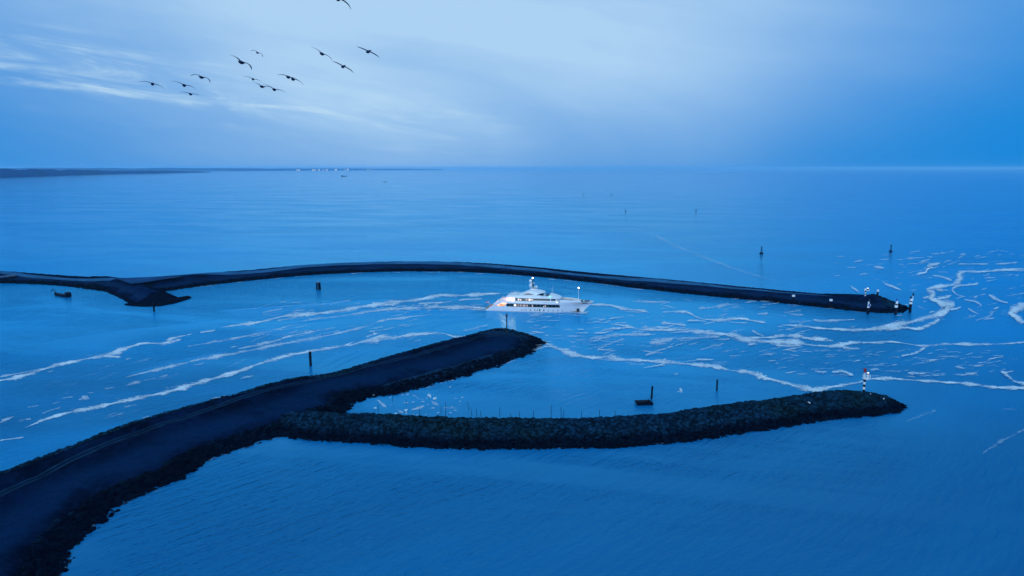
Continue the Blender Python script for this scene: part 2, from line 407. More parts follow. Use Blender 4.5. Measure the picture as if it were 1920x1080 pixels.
class Dike:
    def __init__(s, outer, inner, pF, pN, rough=0.25, ends=()):
        s.F, s.N = outer, inner
        s.poly = np.vstack([outer, inner[::-1]])
        s.pF, s.pN, s.rough = np.array(pF, float), np.array(pN, float), rough
    def zone(s, P):
        ins = inside(P, s.poly); dF, dN = dist(P, s.F), dist(P, s.N)
        return ins, dF, dN
    def h(s, P, noise=True):
        ins, dF, dN = s.zone(P)
        hh = np.minimum(np.interp(dF, s.pF[:, 0], s.pF[:, 1]), np.interp(dN, s.pN[:, 0], s.pN[:, 1]))
        hh = np.where(ins, hh, -0.55 * np.minimum(dF, dN))
        if noise:
            amp = s.rough
            hh = hh + amp * ((vnoise(P, 5.0, 1) - 0.5) + 0.6 * (vnoise(P, 1.7, 2) - 0.5))
        return hh, np.where(ins, dF, -dF), np.where(ins, dN, -dN)
    def mesh(s, name, step, mat, parent=None):
        lo, hi = s.poly.min(0) - 5, s.poly.max(0) + 5
        xs = np.arange(lo[0], hi[0], step); ys = np.arange(lo[1], hi[1], step)
        X, Y = np.meshgrid(xs, ys); P = np.stack([X.ravel(), Y.ravel()], 1)
        hh, dF, dN = s.h(P)
        nx, ny = len(xs), len(ys)
        k = (hh > -1.6).reshape(ny, nx)
        q = k[:-1, :-1] & k[1:, :-1] & k[:-1, 1:] & k[1:, 1:]
        jj, ii = np.nonzero(q)
        a = jj * nx + ii
        F = np.stack([a, a + 1, a + nx + 1, a + nx], 1)
        used = np.unique(F); re = np.full(nx * ny, -1); re[used] = np.arange(len(used))
        V = np.column_stack([P, hh])[used]
        o = mesh_obj(name, V.tolist(), re[F].tolist(), mat, parent, smooth=True)
        at = o.data.attributes.new('zone', 'FLOAT_VECTOR', 'POINT')
        at.data.foreach_set('vector', np.column_stack([dF[used], dN[used], np.zeros(len(used))]).ravel())
        return o
    def strip(s, name, line, w0, w1, mat, parent, lift=0.10, step=1.5, n=4):
        c = catmull(line, step); tg = np.gradient(c, axis=0)
        nn = np.stack([-tg[:, 1], tg[:, 0]], 1); nn /= np.linalg.norm(nn, axis=1)[:, None] + 1e-9
        wob = 0.12 * (np.sin(np.arange(len(c)) * 0.31) + np.sin(np.arange(len(c)) * 0.83 + 1))
        tp = np.minimum(1, 6 * (1 - np.linspace(0, 1, len(c))) + 0.05)[:, None]
        rows = [c + nn * (w0 * (1 - tp) * .4 + w0 * tp + (w1 - w0) * tp * k / n + (wob[:, None] if k in (0, n) else 0)) for k in range(n + 1)]
        P = np.vstack(rows); hh, _, _ = s.h(P)
        V = np.column_stack([P, hh + lift]); L = len(c)
        F = [(k * L + i, k * L + i + 1, (k + 1) * L + i + 1, (k + 1) * L + i) for k in range(n) for i in range(L - 1)]
        return mesh_obj(name, V.tolist(), F, mat, parent, smooth=True)

# rock shapes
def ico():
    g = (1 + 5 ** 0.5) / 2
    v = np.array([(-1, g, 0), (1, g, 0), (-1, -g, 0), (1, -g, 0), (0, -1, g), (0, 1, g), (0, -1, -g), (0, 1, -g), (g, 0, -1), (g, 0, 1), (-g, 0, -1), (-g, 0, 1)], float)
    v /= np.linalg.norm(v[0])
    f = np.array([(0, 11, 5), (0, 5, 1), (0, 1, 7), (0, 7, 10), (0, 10, 11), (1, 5, 9), (5, 11, 4), (11, 10, 2), (10, 7, 6), (7, 1, 8), (3, 9, 4), (3, 4, 2), (3, 2, 6), (3, 6, 8), (3, 8, 9), (4, 9, 5), (2, 4, 11), (6, 2, 10), (8, 6, 7), (9, 8, 1)])
    return v, f
IV, IF = ico()
ROCKS = [IV * (0.72 + 0.5 * np.random.default_rng(50 + k).random((12, 1))) * np.array([1.0, 0.85, 0.62]) for k in range(8)]
def riprap(name, pts, sizes, mat, parent, label, sink=0.15):
    n = len(pts); V = np.zeros((n, 12, 3)); kk = rng.integers(0, 8, n)
    ang = rng.random(n) * 2 * math.pi; ti = (rng.random(n) - 0.5) * 1.0
    for i in range(n):
        v = ROCKS[kk[i]] * sizes[i]
        ca, sa, ct, st = math.cos(ang[i]), math.sin(ang[i]), math.cos(ti[i]), math.sin(ti[i])
        v = v @ np.array([[1, 0, 0], [0, ct, st], [0, -st, ct]]) @ np.array([[ca, sa, 0], [-sa, ca, 0], [0, 0, 1]])
        V[i] = v + pts[i]
    F = (IF[None] + (np.arange(n) * 12)[:, None, None]).reshape(-1, 3)
    o = mesh_obj(name, V.reshape(-1, 3).tolist(), F.tolist(), mat, parent)
    a = o.data.attributes.new('tone', 'FLOAT', 'POINT')
    a.data.foreach_set('value', np.repeat(rng.random(n) ** 1.5, 12))
    o['kind'] = 'stuff'; o['label'] = label
    return o
def scatter(dk, n, cond, smin, smax, bbox=None):
    lo, hi = (dk.poly.min(0) - 2, dk.poly.max(0) + 2) if bbox is None else bbox
    out = []; got = 0
    while got < n:
        P = lo + rng.random((n * 3, 2)) * (hi - lo)
        hh, dF, dN = dk.h(P)
        k = cond(hh, dF, dN, P)
        out.append(np.column_stack([P, hh])[k]); got += k.sum()
    out = np.vstack(out)[:n]
    sz = smin + (smax - smin) * rng.random(len(out)) ** 2
    out[:, 2] += sz * 0.12
    return out, sz

# --- A: the long foreground breakwater with a track along its crest
A_F = [(-700, 1180), (-300, 1010), (-120, 935), (0, 888), (79, 860), (157, 828), (236, 798), (315, 776), (393, 754), (441, 742), (480, 729), (540, 714), (619, 702),
       (691, 681), (752, 664), (812, 647), (873, 632), (927, 620.5), (951, 620), (975, 624), (1000, 631), (1018, 640)]
A_N = [(-200, 1500), (20, 1240), (75, 1140), (110, 1080), (138, 1039), (151, 1008), (189, 973), (227, 945), (290, 921), (340, 894), (371, 869), (425, 850), (504, 823), (532, 814),
       (560, 805), (600, 790), (640, 772), (661, 756), (703, 745), (740, 738), (806, 723), (858, 708), (927, 687), (993, 663), (1012, 650), (1024, 643)]
aF = catmull(poly_px(A_F, 1.7), 4.0); aF = offset(aF, 3.5)
aF[-8:] = aF[-8:] + (poly_px([(1024, 643)], 0)[0] - aF[-1]) * np.linspace(0, 1, 8)[:, None]
aN = catmull(poly_px(A_N, 0.0), 4.0)
aN = aN + 0.9 * np.stack([np.sin(np.arange(len(aN)) * 1.7), np.cos(np.arange(len(aN)) * 2.3)], 1)
DA = Dike(aF, aN, [(0, -0.2), (3.5, 1.7), (8, 3.3), (12.5, 4.8), (15, 5.0), (99, 5.0)],
          [(0, -0.15), (3, 0.55), (6, 1.1), (9, 1.85), (14, 2.15), (16, 2.4), (26, 4.9), (30, 5.0), (99, 5.0)], 0.30)
brkA = empty('breakwater', tuple(U(300, 900, 0)))
brkA['label'] = 'long dark grassy breakwater with two wheel tracks along its crest and a rounded head'
brkA['category'] = 'breakwater'
def local(o, par):
    o.parent = par; o.matrix_parent_inverse = par.matrix_basis.inverted() if False else Matrix.Translation(-Vector(par.location))
    return o
def child(o, par): return local(o, par)
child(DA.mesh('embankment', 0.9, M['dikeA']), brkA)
trk = [(-400, 1130), (-150, 1005), (0, 929), (110, 875), (220, 825), (315, 793), (400, 764), (466, 742), (600, 709), (740, 676), (850, 646), (920, 627)]
def onto(dk, pts, z=4.5):
    out = []
    for x, y in pts:
        zz_ = z
        for _ in range(14): p = U(x, y, zz_); zz_ = 0.5 * zz_ + 0.5 * float(dk.h(np.array([[p.x, p.y]]), False)[0][0])
        out.append((p.x, p.y))
    return np.array(out)
line = onto(DA, trk)
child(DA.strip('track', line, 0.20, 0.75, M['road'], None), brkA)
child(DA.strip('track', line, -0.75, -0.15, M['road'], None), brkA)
loop = [(905, 629), (940, 625), (968, 629), (988, 638), (990, 648), (965, 660), (927, 671), (860, 690), (790, 709), (720, 727)]
child(DA.strip('turning_loop', onto(DA, loop, 3.0), -2.3, 2.3, M['road'], None, n=6), brkA)
pts1, sz1 = scatter(DA, 5200, lambda h, f, n, P: (h > -0.9) & (f < 8.5) & (f > -3), 0.35, 0.8)
pts2, sz2 = scatter(DA, 4200, lambda h, f, n, P: (h > -0.8) & (n < 6.0) & (n > -2.5), 0.35, 0.85)
child(riprap('riprap', np.vstack([pts1, pts2]), np.concatenate([sz1, sz2]), M['rock'], None, 'dark basalt stones along both water edges'), brkA)
# single boulders lying loose in the shallows at the near foot
bm_me = []
for k in range(6):
    me = bpy.data.meshes.new('boulder'); v = ROCKS[k]
    me.from_pydata(v.tolist(), [], IF.tolist()); me.materials.append(M['rock'])
    a = me.attributes.new('tone', 'FLOAT', 'POINT'); a.data.foreach_set('value', [0.15 + 0.1 * k] * 12)
    bm_me.append(me)
ptsb, szb = scatter(DA, 220, lambda h, f, n, P: (n > -5.5) & (n < 3.0) & (P[:, 1] < 185) & (P[:, 1] > 85) & (h < 0.7) & (f > 15), 0.5, 1.15)
for i in range(len(ptsb)):
    o = bpy.data.objects.new('boulder', bm_me[i % 6]); col.objects.link(o)
    o.location = (ptsb[i][0], ptsb[i][1], max(ptsb[i][2], -0.18 - 0.15 * rng.random())); o.rotation_euler = (0.3 * rng.random(), 0, rng.random() * 6.28)
    o.scale = (szb[i] * 1.25, szb[i] * 1.1, szb[i])
    child(o, brkA)

# --- B: the curved rubble mound
B_S = [(545, 777, 1.8), (575, 776, 3.2), (630, 778, 3.5), (700, 781, 3.5), (760, 785, 3.5), (830, 788.5, 3.5), (950, 790, 3.5), (1060, 789.5, 3.5), (1150, 787, 3.5), (1250, 779, 3.5), (1350, 766, 3.5), (1450, 753, 3.5), (1520, 743, 3.5), (1600, 737, 3.5), (1632, 738, 3.1), (1654, 744, 2.1), (1670, 752, 0.9)]
bS = catmull(np.array([tuple(U(x, y, z)) for x, y, z in B_S]), 3.0)
class Mound(Dike):
    def __init__(s, spine, half, run, rough): s.S, s.half, s.run, s.rough = spine, half, run, rough; s.poly = np.vstack([spine[:, :2] - 12, spine[:, :2] + 12])
    def h(s, P, noise=True):
        hh = np.full(len(P), -9.0); d = np.full(len(P), 1e9)
        for a, b in zip(s.S[:-1], s.S[1:]):
            ab = (b - a)[:2]; u = np.clip(((P - a[:2]) @ ab) / (ab @ ab), 0, 1)
            dd = np.hypot(*(P - a[:2] - u[:, None] * ab).T)
            hh = np.maximum(hh, a[2] + (b[2] - a[2]) * u - np.maximum(0, dd - s.half) / s.run); d = np.minimum(d, dd)
        if noise: hh = hh + s.rough * ((vnoise(P, 4.0, 3) - 0.5) + 0.7 * (vnoise(P, 1.5, 4) - 0.5))
        return hh, d, 40 - d * 0
DB = Mound(bS, 1.0, 1.9, 0.45)
brkB = empty('rubble_breakwater', tuple(U(1000, 812, 0)))
tag(brkB, 'curved mound of dark basalt rubble carrying the striped beacon on its end', 'breakwater')
child(DB.mesh('core', 0.8, M['rock']), brkB)
ptsB, szB = scatter(DB, 13500, lambda h, f, n, P: (h > -0.7), 0.36, 0.85)
child(riprap('riprap', ptsB, szB, M['rock'], None, 'heaped dark mossy stones'), brkB)

# --- C: the far harbour mole
C_F = [(-160, 502), (-60, 506), (0, 508), (100, 513), (200, 519), (240, 521), (320, 517), (450, 507), (580, 496), (700, 490.8), (800, 490), (900, 492), (1000, 498.5), (1100, 508), (1200, 518), (1300, 527.5), (1400, 537), (1500, 546), (1590, 554), (1645, 557.5), (1690, 570)]
C_N = [(-160, 531), (-60, 531), (0, 531), (80, 533.5), (130, 537), (165, 542), (200, 546), (250, 550), (300, 548), (345, 541), (450, 528), (580, 516), (700, 510), (800, 509), (900, 511), (1000, 518), (1100, 528.5), (1200, 541), (1300, 552), (1400, 562), (1500, 572), (1600, 583), (1650, 587), (1690, 586), (1706, 579)]
cF0 = catmull(poly_px(C_F, 4.5), 6.0)
cF = offset(cF0, 9.0)
cF[-6:] = cF[-6:] + (poly_px([(1706, 578)], 0)[0] - cF[-1]) * np.linspace(0, 1, 6)[:, None]
cN = catmull(poly_px(C_N, 0.0), 6.0)
DC = Dike(cF, cN, [(0, -0.2), (9, 4.5), (9.6, 4.62), (99, 4.62)], [(0, -0.2), (2, 0.9), (5.0, 1.75), (7.0, 1.95), (12.5, 4.5), (13.5, 4.62), (99, 4.62)], 0.14)
brkC = empty('harbour_mole', tuple(U(800, 509, 0)))
tag(brkC, 'long curved harbour mole with a pale road on its crest, behind the yacht', 'breakwater')
child(DC.mesh('embankment', 1.3, M['dikeC']), brkC)
child(DC.strip('crest_road', cF0[2:-4], -3.6, -1.0, M['roadC'], None, lift=0.14, step=3.0), brkC)
pv3 = poly_px([(212, 522.3), (262, 521.6), (345, 518.6), (300, 525.5), (262, 531.5), (246, 532.5), (232, 528)], 4.6)
hpv = DC.h(pv3)[0]
child(mesh_obj('paved_triangle', [(p[0], p[1], 4.85) for p in pv3], [tuple(range(len(pv3)))][::-1], M['paved']), brkC)
ptsC, szC = scatter(DC, 3600, lambda h, f, n, P: (h > -0.6) & (((n < 3.0) & (n > -2)) | (P[:, 0] > 165)) & (P[:, 0] > -330), 0.4, 0.9)
child(riprap('riprap', ptsC, szC, M['rock'], None, 'dark stones along the foot of the mole'), brkC)

# --- D: short spur with its low apron
D_in = [(150, 533), (178, 543), (200, 549), (222, 559), (244, 570.5), (268, 573), (290, 572)]
D_out = [(190, 524), (250, 529), (300, 541), (318, 550), (338, 559), (318, 566), (292, 571.8)]
dN_ = catmull(poly_px(D_in, 0), 4.0); dF_ = catmull(poly_px(D_out, 0), 4.0)
DD = Dike(dF_, dN_, [(0, -0.2), (9, 3.9), (10, 4.2), (99, 4.3)], [(0, -0.2), (3, 1.0), (10, 3.9), (11, 4.2), (99, 4.3)], 0.2)
brkD = empty('spur_breakwater', tuple(U(290, 560, 0)))
tag(brkD, 'short dark spur of the mole ending in a low pointed apron', 'breakwater')
child(DD.mesh('embankment', 1.0, M['dikeC']), brkD)
ap = poly_px([(234, 571.5), (246, 573.5), (270, 575), (300, 574.2), (330, 568.5), (352, 561.5), (359, 558.3), (352, 556.5), (340, 558.5), (322, 561), (300, 564), (260, 568)], 0.0)
n = len(ap)
va = [(p[0], p[1], 0.55) for p in ap] + [(p[0] + (p[0] - ap[:, 0].mean()) * 0.03, p[1] - 0.8, -0.8) for p in ap]
child(mesh_obj('apron', va, [tuple(range(n))] + [(i, i + n, (i + 1) % n + n, (i + 1) % n) for i in range(n)], M['apron']), brkD)

# ------------------------------------------------------------------ foam lying on the water
foam_v, foam_f, foam_a, foam_n = [], [], [], []
def streak(pts, wd, dens=1.0, z=0.05, over=2.0):
    z = 0.03 + 0.004 * (len(foam_n) % 97); foam_n.append(1)
    pts = np.array(pts, float)
    wd = np.full(len(pts), float(wd)) if np.isscalar(wd) else np.array(wd, float)
    dat = np.column_stack([pts, wd])
    c = catmull(dat, 5.0)
    if len(c) < 3: c = catmull(dat, 1.5)
    xy = c[:, :2]; tg = np.gradient(xy, axis=0); nn = np.stack([-tg[:, 1], tg[:, 0]], 1); nn /= np.linalg.norm(nn, axis=1)[:, None] + 1e-9
    s = np.linspace(0, 1, len(c)); tap = np.minimum(1, 8 * np.minimum(s, 1 - s) + 0.25)
    ii = np.arange(len(c)); ph = rng.random(4) * 6.28
    mod = 0.5 + 0.25 * np.sin(ii * 0.37 + ph[0]) + 0.25 * np.sin(ii * 0.83 + ph[1])
    wl = c[:, 2] * tap * (0.40 + 0.85 * mod) * (0.8 + 0.4 * rng.random(len(c)))
    dl = dens * (0.62 + 0.38 * (0.5 + 0.3 * np.sin(ii * 0.29 + ph[2]) + 0.3 * np.sin(ii * 0.71 + ph[3])))
    b = len(foam_v)
    for i in range(len(c)):
        for k in (-1, 0, 1):
            q = xy[i] + nn[i] * k * wl[i] * 0.5 * over
            foam_v.append(tuple(U(q[0], q[1], z)))
            foam_a.append((k, dl[i], 0))
        if i:
            a = b + 3 * (i - 1)
            foam_f.append((a, a + 1, a + 4, a + 3)); foam_f.append((a + 1, a + 2, a + 5, a + 4))
ST = [
 ([(-60, 728), (0, 713.5), (39, 706), (78, 693), (109, 684), (161, 673), (192, 667), (220, 659), (246, 650), (270, 643.5), (309, 643.5), (321, 635), (360, 626)], [3, 4, 5, 5, 5, 3, 6, 5, 4, 3, 4, 4, 2], 1),
 ([(0, 706), (35, 700), (68, 694)], 2.5, .8), ([(192, 667), (208, 668), (227, 669.5)], [5, 5, 3], 1), ([(305, 643), (325, 640), (340, 636)], 3, 1),
 ([(376, 623), (390, 621), (404, 619)], [6, 4, 3], 1),
 ([(415, 614), (441, 610), (485, 604), (535, 592), (560, 590.5), (615, 585.5), (680, 575), (740, 566), (790, 561), (825, 554), (865, 554), (915, 551), (960, 549)], [2, 5, 3, 4, 6, 4, 5, 5, 4, 5, 4, 4, 2], 1),
 ([(560, 592), (545, 597), (520, 601)], 2.5, .7),
 ([(47, 802), (78, 789), (119, 776), (181, 763), (254, 747), (311, 735.6), (363, 720), (438, 699), (480, 684), (502, 677), (535, 667.5), (580, 659), (640, 649), (677, 641), (710, 632), (735, 633), (765, 629), (790, 626), (830, 625), (852, 631), (875, 630), (897, 626)], [2, 5, 5, 5, 5, 5, 6, 5, 4, 5, 5, 4, 4, 6, 11, 6, 5, 4, 3, 4, 4, 3], 1),
 ([(700, 624), (710, 629), (722, 631)], [3, 8, 3], 1),
 ([(236, 707), (285, 695), (342, 682), (368, 675), (402, 669), (480, 655), (515, 647), (590, 634), (665, 617), (717, 601), (765, 594.5), (810, 589.5)], [4, 4, 4, 3, 6, 4, 5, 5, 3, 4, 3, 2], .75),
 ([(447, 654), (512, 640), (540, 631), (590, 621), (630, 614)], [3, 4, 3, 3, 2], .8),
 ([(350, 650), (440, 634), (500, 622.5), (522, 617), (565, 604), (640, 592), (690, 586)], [2, 4, 4, 3, 4, 3, 2], .65),
 ([(660, 588), (690, 584), (740, 579.5), (790, 576.5), (865, 575.5), (913, 577)], [2, 3, 4, 5, 5, 5], .85),
 ([(785, 569), (808, 568), (830, 567.5)], 3, .9), ([(860, 563), (880, 561), (905, 560)], 3, .8), ([(720, 572), (745, 569), (750, 567)], 4, .8),
 ([(0, 792), (12, 786), (26, 781)], 4, .8), ([(34, 789), (45, 787), (58, 786)], 4, .7), ([(0, 826), (20, 823), (44, 820)], 2, .8), ([(148, 749), (156, 747), (168, 748)], 5, .8),
 ([(236, 722), (250, 718), (265, 716)], 5, .6), ([(270, 713), (300, 707), (315, 703)], 3, .6), ([(195, 729), (215, 726)], 3, .5),
 # right half
 ([(1012, 634), (1025, 644), (1050, 655), (1075, 664), (1107, 669.5), (1140, 670), (1162, 674), (1200, 675.5), (1250, 679), (1287, 682.5), (1325, 685), (1350, 689), (1370, 694.5), (1400, 696.5), (1435, 708), (1477, 719), (1502, 725.5), (1532, 731.5), (1550, 727), (1580, 722), (1618, 715)], [5, 8, 7, 6, 5, 6, 5, 4, 5, 4, 6, 4, 3, 6, 5, 5, 6, 9, 6, 5, 8], 1),
 ([(1630, 710.5), (1665, 709), (1702, 712), (1765, 716), (1815, 719), (1865, 726), (1920, 727.5), (1990, 728)], [4, 4, 3, 3, 4, 5, 4, 4], 1),
 ([(1145, 607.5), (1175, 611), (1200, 617), (1250, 619), (1287, 618), (1312, 622.5), (1350, 626), (1377, 629), (1390, 635), (1425, 639.5), (1475, 641), (1490, 641), (1515, 646), (1552, 649), (1575, 647), (1600, 642), (1640, 642), (1670, 640.5), (1697, 644)], [3, 6, 4, 3, 4, 6, 6, 8, 9, 7, 9, 8, 4, 4, 5, 5, 4, 4, 2], 1),
 ([(1697, 644), (1730, 648), (1765, 646), (1790, 645), (1840, 645.5), (1890, 644), (1930, 640)], [2, 3, 4, 4, 3, 2, 4], .85),
 ([(1410, 633), (1440, 632.5), (1485, 629.5), (1515, 634), (1540, 636), (1562, 639)], [3, 4, 5, 6, 5, 7], 1),
 ([(1455, 647.5), (1480, 648), (1502, 647.5)], 4, 1), ([(1580, 651), (1595, 653), (1612, 654)], 4, .9),
 ([(1107, 571), (1145, 572.5), (1170, 579), (1200, 582), (1217, 586)], [4, 4, 4, 3, 2], 1), ([(1242, 585), (1285, 584.5), (1305, 594), (1317, 598)], [2, 4, 4, 2], 1),
 ([(1317, 598), (1350, 600), (1390, 597), (1410, 601), (1435, 605)], [3, 4, 3, 3, 2], 1),
 ([(1240, 605), (1264, 607), (1287, 611)], 4, .9), ([(1185, 564.5), (1220, 566), (1257, 567)], 4, .6), ([(1310, 578), (1335, 576), (1367, 570)], [4, 4, 6], .7), ([(1372, 572), (1395, 580)], 3, .6),
 ([(1420, 588), (1430, 588.5), (1440, 588)], 5, .8), ([(1122, 635), (1150, 629), (1180, 627), (1220, 627)], [4, 7, 6, 4], .8),
 ([(1127, 650), (1150, 642), (1170, 635)], 4, .6), ([(1210, 666), (1236, 657), (1262, 649)], 3, .7), ([(1217, 642), (1240, 640), (1262, 635)], [4, 9, 6], .7),
 ([(1265, 635), (1310, 633), (1350, 631)], 5, .6), ([(1333, 647), (1345, 648), (1357, 644)], 6, .8), ([(1410, 619), (1420, 625), (1434, 631)], 4, .8),
 ([(1467, 609), (1510, 612), (1540, 615.5), (1590, 618), (1635, 617.5), (1677, 611), (1705, 604), (1730, 597.5), (1765, 587.5), (1780, 578)], [4, 3, 3, 4, 6, 9, 7, 7, 10, 13], 1),
 ([(1635, 617.5), (1690, 614), (1722, 616), (1745, 607.5), (1762, 599)], [5, 5, 5, 6, 7], 1), ([(1525, 599), (1545, 602), (1580, 600), (1602, 599)], [4, 4, 3, 4], .8), ([(1590, 615), (1605, 612)], 3, .6),
 ([(1780, 580), (1792, 579), (1802, 575)], 5, 1),
 ([(1772, 582), (1775, 574), (1757, 564), (1746, 559), (1750, 550), (1737, 542)], [14, 13, 11, 11, 9, 6], 1),
 ([(1737, 542), (1753, 538), (1780, 535), (1792, 531), (1801, 522), (1798, 514), (1810, 509), (1846, 509), (1881, 506), (1940, 505)], [5, 6, 5, 8, 8, 7, 4, 3, 3, 3], 1),
 ([(1757, 560), (1770, 558), (1784, 554)], [6, 9, 4], 1), ([(1772, 565), (1780, 570), (1790, 574)], [9, 10, 6], 1), ([(1755, 540), (1762, 543), (1768, 547)], 5, 1),
 ([(1718, 514), (1736, 510), (1739, 504), (1748, 501.5), (1739, 498), (1762, 493.5)], [3, 5, 4, 5, 4, 5], 1), ([(1748, 516), (1766, 519), (1785, 526)], 3, .9), ([(1733, 522), (1748, 520)], 3, .8),
 ([(1785, 542), (1796, 536), (1824, 533.5), (1835, 530)], [3, 3, 3, 5], .9), ([(1785, 542), (1792, 551), (1810, 557)], 3, .9),
 ([(1796, 495), (1825, 494.7), (1853, 494.5)], 2, .8), ([(1867, 494.7), (1890, 493.5), (1909, 491.5)], 3, .8), ([(1700, 484), (1715, 483.5), (1734, 483)], 3, .7), ([(1723, 492), (1730, 490), (1736, 488)], 3, .8),
 ([(1601, 491), (1610, 489), (1619, 487.5)], 3, .8), ([(1638, 500), (1648, 501), (1658, 502.5)], 3, .8), ([(1612, 515), (1619, 513.5), (1627, 513.5)], 3, .7), ([(1649, 486.5), (1667, 486.5)], 2, .6), ([(1587, 501), (1605, 501.5)], 4, .6),
 ([(1654, 525.5), (1661, 532.5), (1676, 538), (1690, 544)], [2, 4, 4, 2], .9), ([(1594, 535), (1603, 542), (1612, 548.5)], [2, 4, 2], .8), ([(1720, 574), (1728, 577), (1735, 580)], 3, .7), ([(1680, 591), (1692, 591)], 2, .8),
 ([(1925, 570), (1907, 578), (1895, 586.5), (1907, 594), (1916, 603), (1925, 606)], [7, 8, 9, 9, 7, 5], 1),
 ([(1854, 552), (1870, 562), (1890, 568)], [3, 5, 3], .9), ([(1808, 562), (1828, 565), (1840, 573), (1831, 577)], [3, 3, 5, 2], .8), ([(1835, 554), (1825, 558)], 3, .7),
 ([(1875, 469.7), (1890, 471.5)], 2, .8), ([(1800, 476), (1812, 477.5)], 3, .7), ([(1892, 476), (1904, 476)], 3, .6), ([(1836, 483), (1850, 481.5)], 2, .7),
 ([(1815, 577), (1821, 582), (1835, 589)], [4, 4, 2], .8), ([(1833, 599), (1853, 594), (1863, 584)], 3, .7),
 ([(1690, 667.5), (1715, 662), (1735, 652)], [3, 5, 4], .9), ([(1527, 695), (1537, 697), (1550, 697)], [3, 4, 2], .9), ([(1560, 697), (1580, 696), (1600, 704)], [3, 4, 3], .8), ([(1632, 693), (1640, 692.5), (1648, 692.5)], 4, .9),
 ([(1660, 695), (1690, 696)], 3, .6), ([(1702, 699), (1718, 699.5), (1735, 700)], 3, .8), ([(1760, 703), (1772, 703)], 3, .6), ([(1877, 695), (1890, 705), (1902, 714), (1925, 720)], [6, 5, 6, 5], .8), ([(1790, 687), (1797, 688), (1806, 690)], 4, .7),
 ([(1842, 850), (1870, 832), (1930, 800)], [4, 6, 4], .35), ([(1700, 790), (1730, 778), (1755, 770)], 5, .3), ([(1880, 766), (1905, 768)], 3, .25),
 ([(1150, 428), (1200, 432), (1240, 447), (1265, 460), (1300, 474), (1350, 494), (1400, 511), (1460, 529)], [2, 3, 4, 6, 5, 4, 3, 2], .34),
 ([(660, 339.5), (690, 340), (719, 340.5)], 0.8, .5), ([(1262, 701), (1272, 701)], 3, .9), ([(1270, 734), (1279, 731)], [6, 4], 1),
 ([(707, 749), (716, 756), (724, 764)], [3, 5, 3], .8), ([(771, 738), (779, 743), (786, 749)], 5, .7), ([(803, 738), (805, 742), (808, 746)], 5, .8), ([(809, 751), (815, 756), (822, 760)], 5, .8), ([(771, 767.5), (783, 765), (796, 761)], [3, 5, 4], .9), ([(745, 767.5), (750, 771), (756, 774)], 4, .8), ([(842, 725), (846, 727)], 3, 1), ([(812, 747), (819, 747)], 3, 1), ([(830, 763), (845, 765), (862, 763)], 3, .6),
]
for p, wd, d in ST: streak(p, wd, d)
def wisps(n, x0, x1, y0, y1, lmin, lmax, slope, w0, w1, d0, d1):
    for _ in range(n):
        x, y = random.uniform(x0, x1), random.uniform(y0, y1)
        L = random.uniform(lmin, lmax); s = slope + random.gauss(0, 0.10)
        m = random.uniform(-2, 2)
        streak([(x - L / 2, y + s * L / 2), (x, y + m * 0.5), (x + L / 2, y - s * L / 2)], random.uniform(w0, w1), random.uniform(d0, d1), z=0.03)
wisps(130, 1120, 1520, 590, 690, 6, 40, 0.10, 0.8, 2.6, .35, .9)
wisps(70, 990, 1160, 586, 655, 6, 36, 0.02, 0.8, 2.6, .4, .9)
wisps(130, 1480, 1900, 655, 706, 5, 34, 0.05, 0.7, 2.2, .35, .85)
wisps(110, 1700, 1925, 470, 600, 4, 24, 0.15, 0.7, 2.4, .4, .9)
wisps(26, 1560, 1720, 475, 535, 5, 18, 0.0, 1.0, 2.4, .3, .7)
wisps(55, 1150, 1500, 558, 606, 6, 34, -0.03, 1.0, 2.6, .25, .65)
wisps(80, 480, 900, 566, 640, 10, 50, 0.16, 1.0, 2.4, .3, .65)
wisps(90, 690, 915, 571, 582, 3, 12, 0.02, 1.0, 3.0, .5, .9)
wisps(50, 60, 480, 650, 790, 8, 38, 0.22, 1.0, 2.6, .25, .6)
wisps(34, 700, 870, 738, 778, 3, 8, 0.0, 1.2, 3.0, .6, 1)
wisps(30, 960, 1110, 583, 592, 4, 20, 0.0, 0.8, 2.0, .4, .8)
# bow wave, churned stern water and a little wash along the stones
for p, wd, d in [([(1062, 586), (1080, 586.5), (1094, 586.5), (1104, 584)], [1, 2, 3, 2], .8), ([(1000, 586.5), (1030, 587.5), (1060, 588)], 1.2, .5), ([(886, 576), (900, 577.5), (914, 579)], [4, 5, 3], .9), ([(860, 578), (885, 580), (912, 581.5)], 2, .6)]: streak(p, wd, d)
def wash(line, p_, wmax, d):
    c = catmull(np.array(line, float), 9.0)
    for i in range(0, len(c) - 2):
        if random.random() < p_:
            o = random.uniform(0.0, 2.0); streak([c[i] + (0, o), c[i + 1] + (0, o + random.uniform(-.4, .6)), c[i + 2] + (0, o)], random.uniform(.6, wmax), random.uniform(d * .5, d))
wash(C_N[9:-2], .35, 1.6, .6); wash(A_N[19:], .4, 2.0, .7); wash(A_F[14:], .35, 2.0, .7); wash([(1000, 841), (1200, 833), (1400, 812), (1600, 784), (1690, 764)], .15, 1.8, .4); wash(A_N[3:14], .3, 2.4, .4)
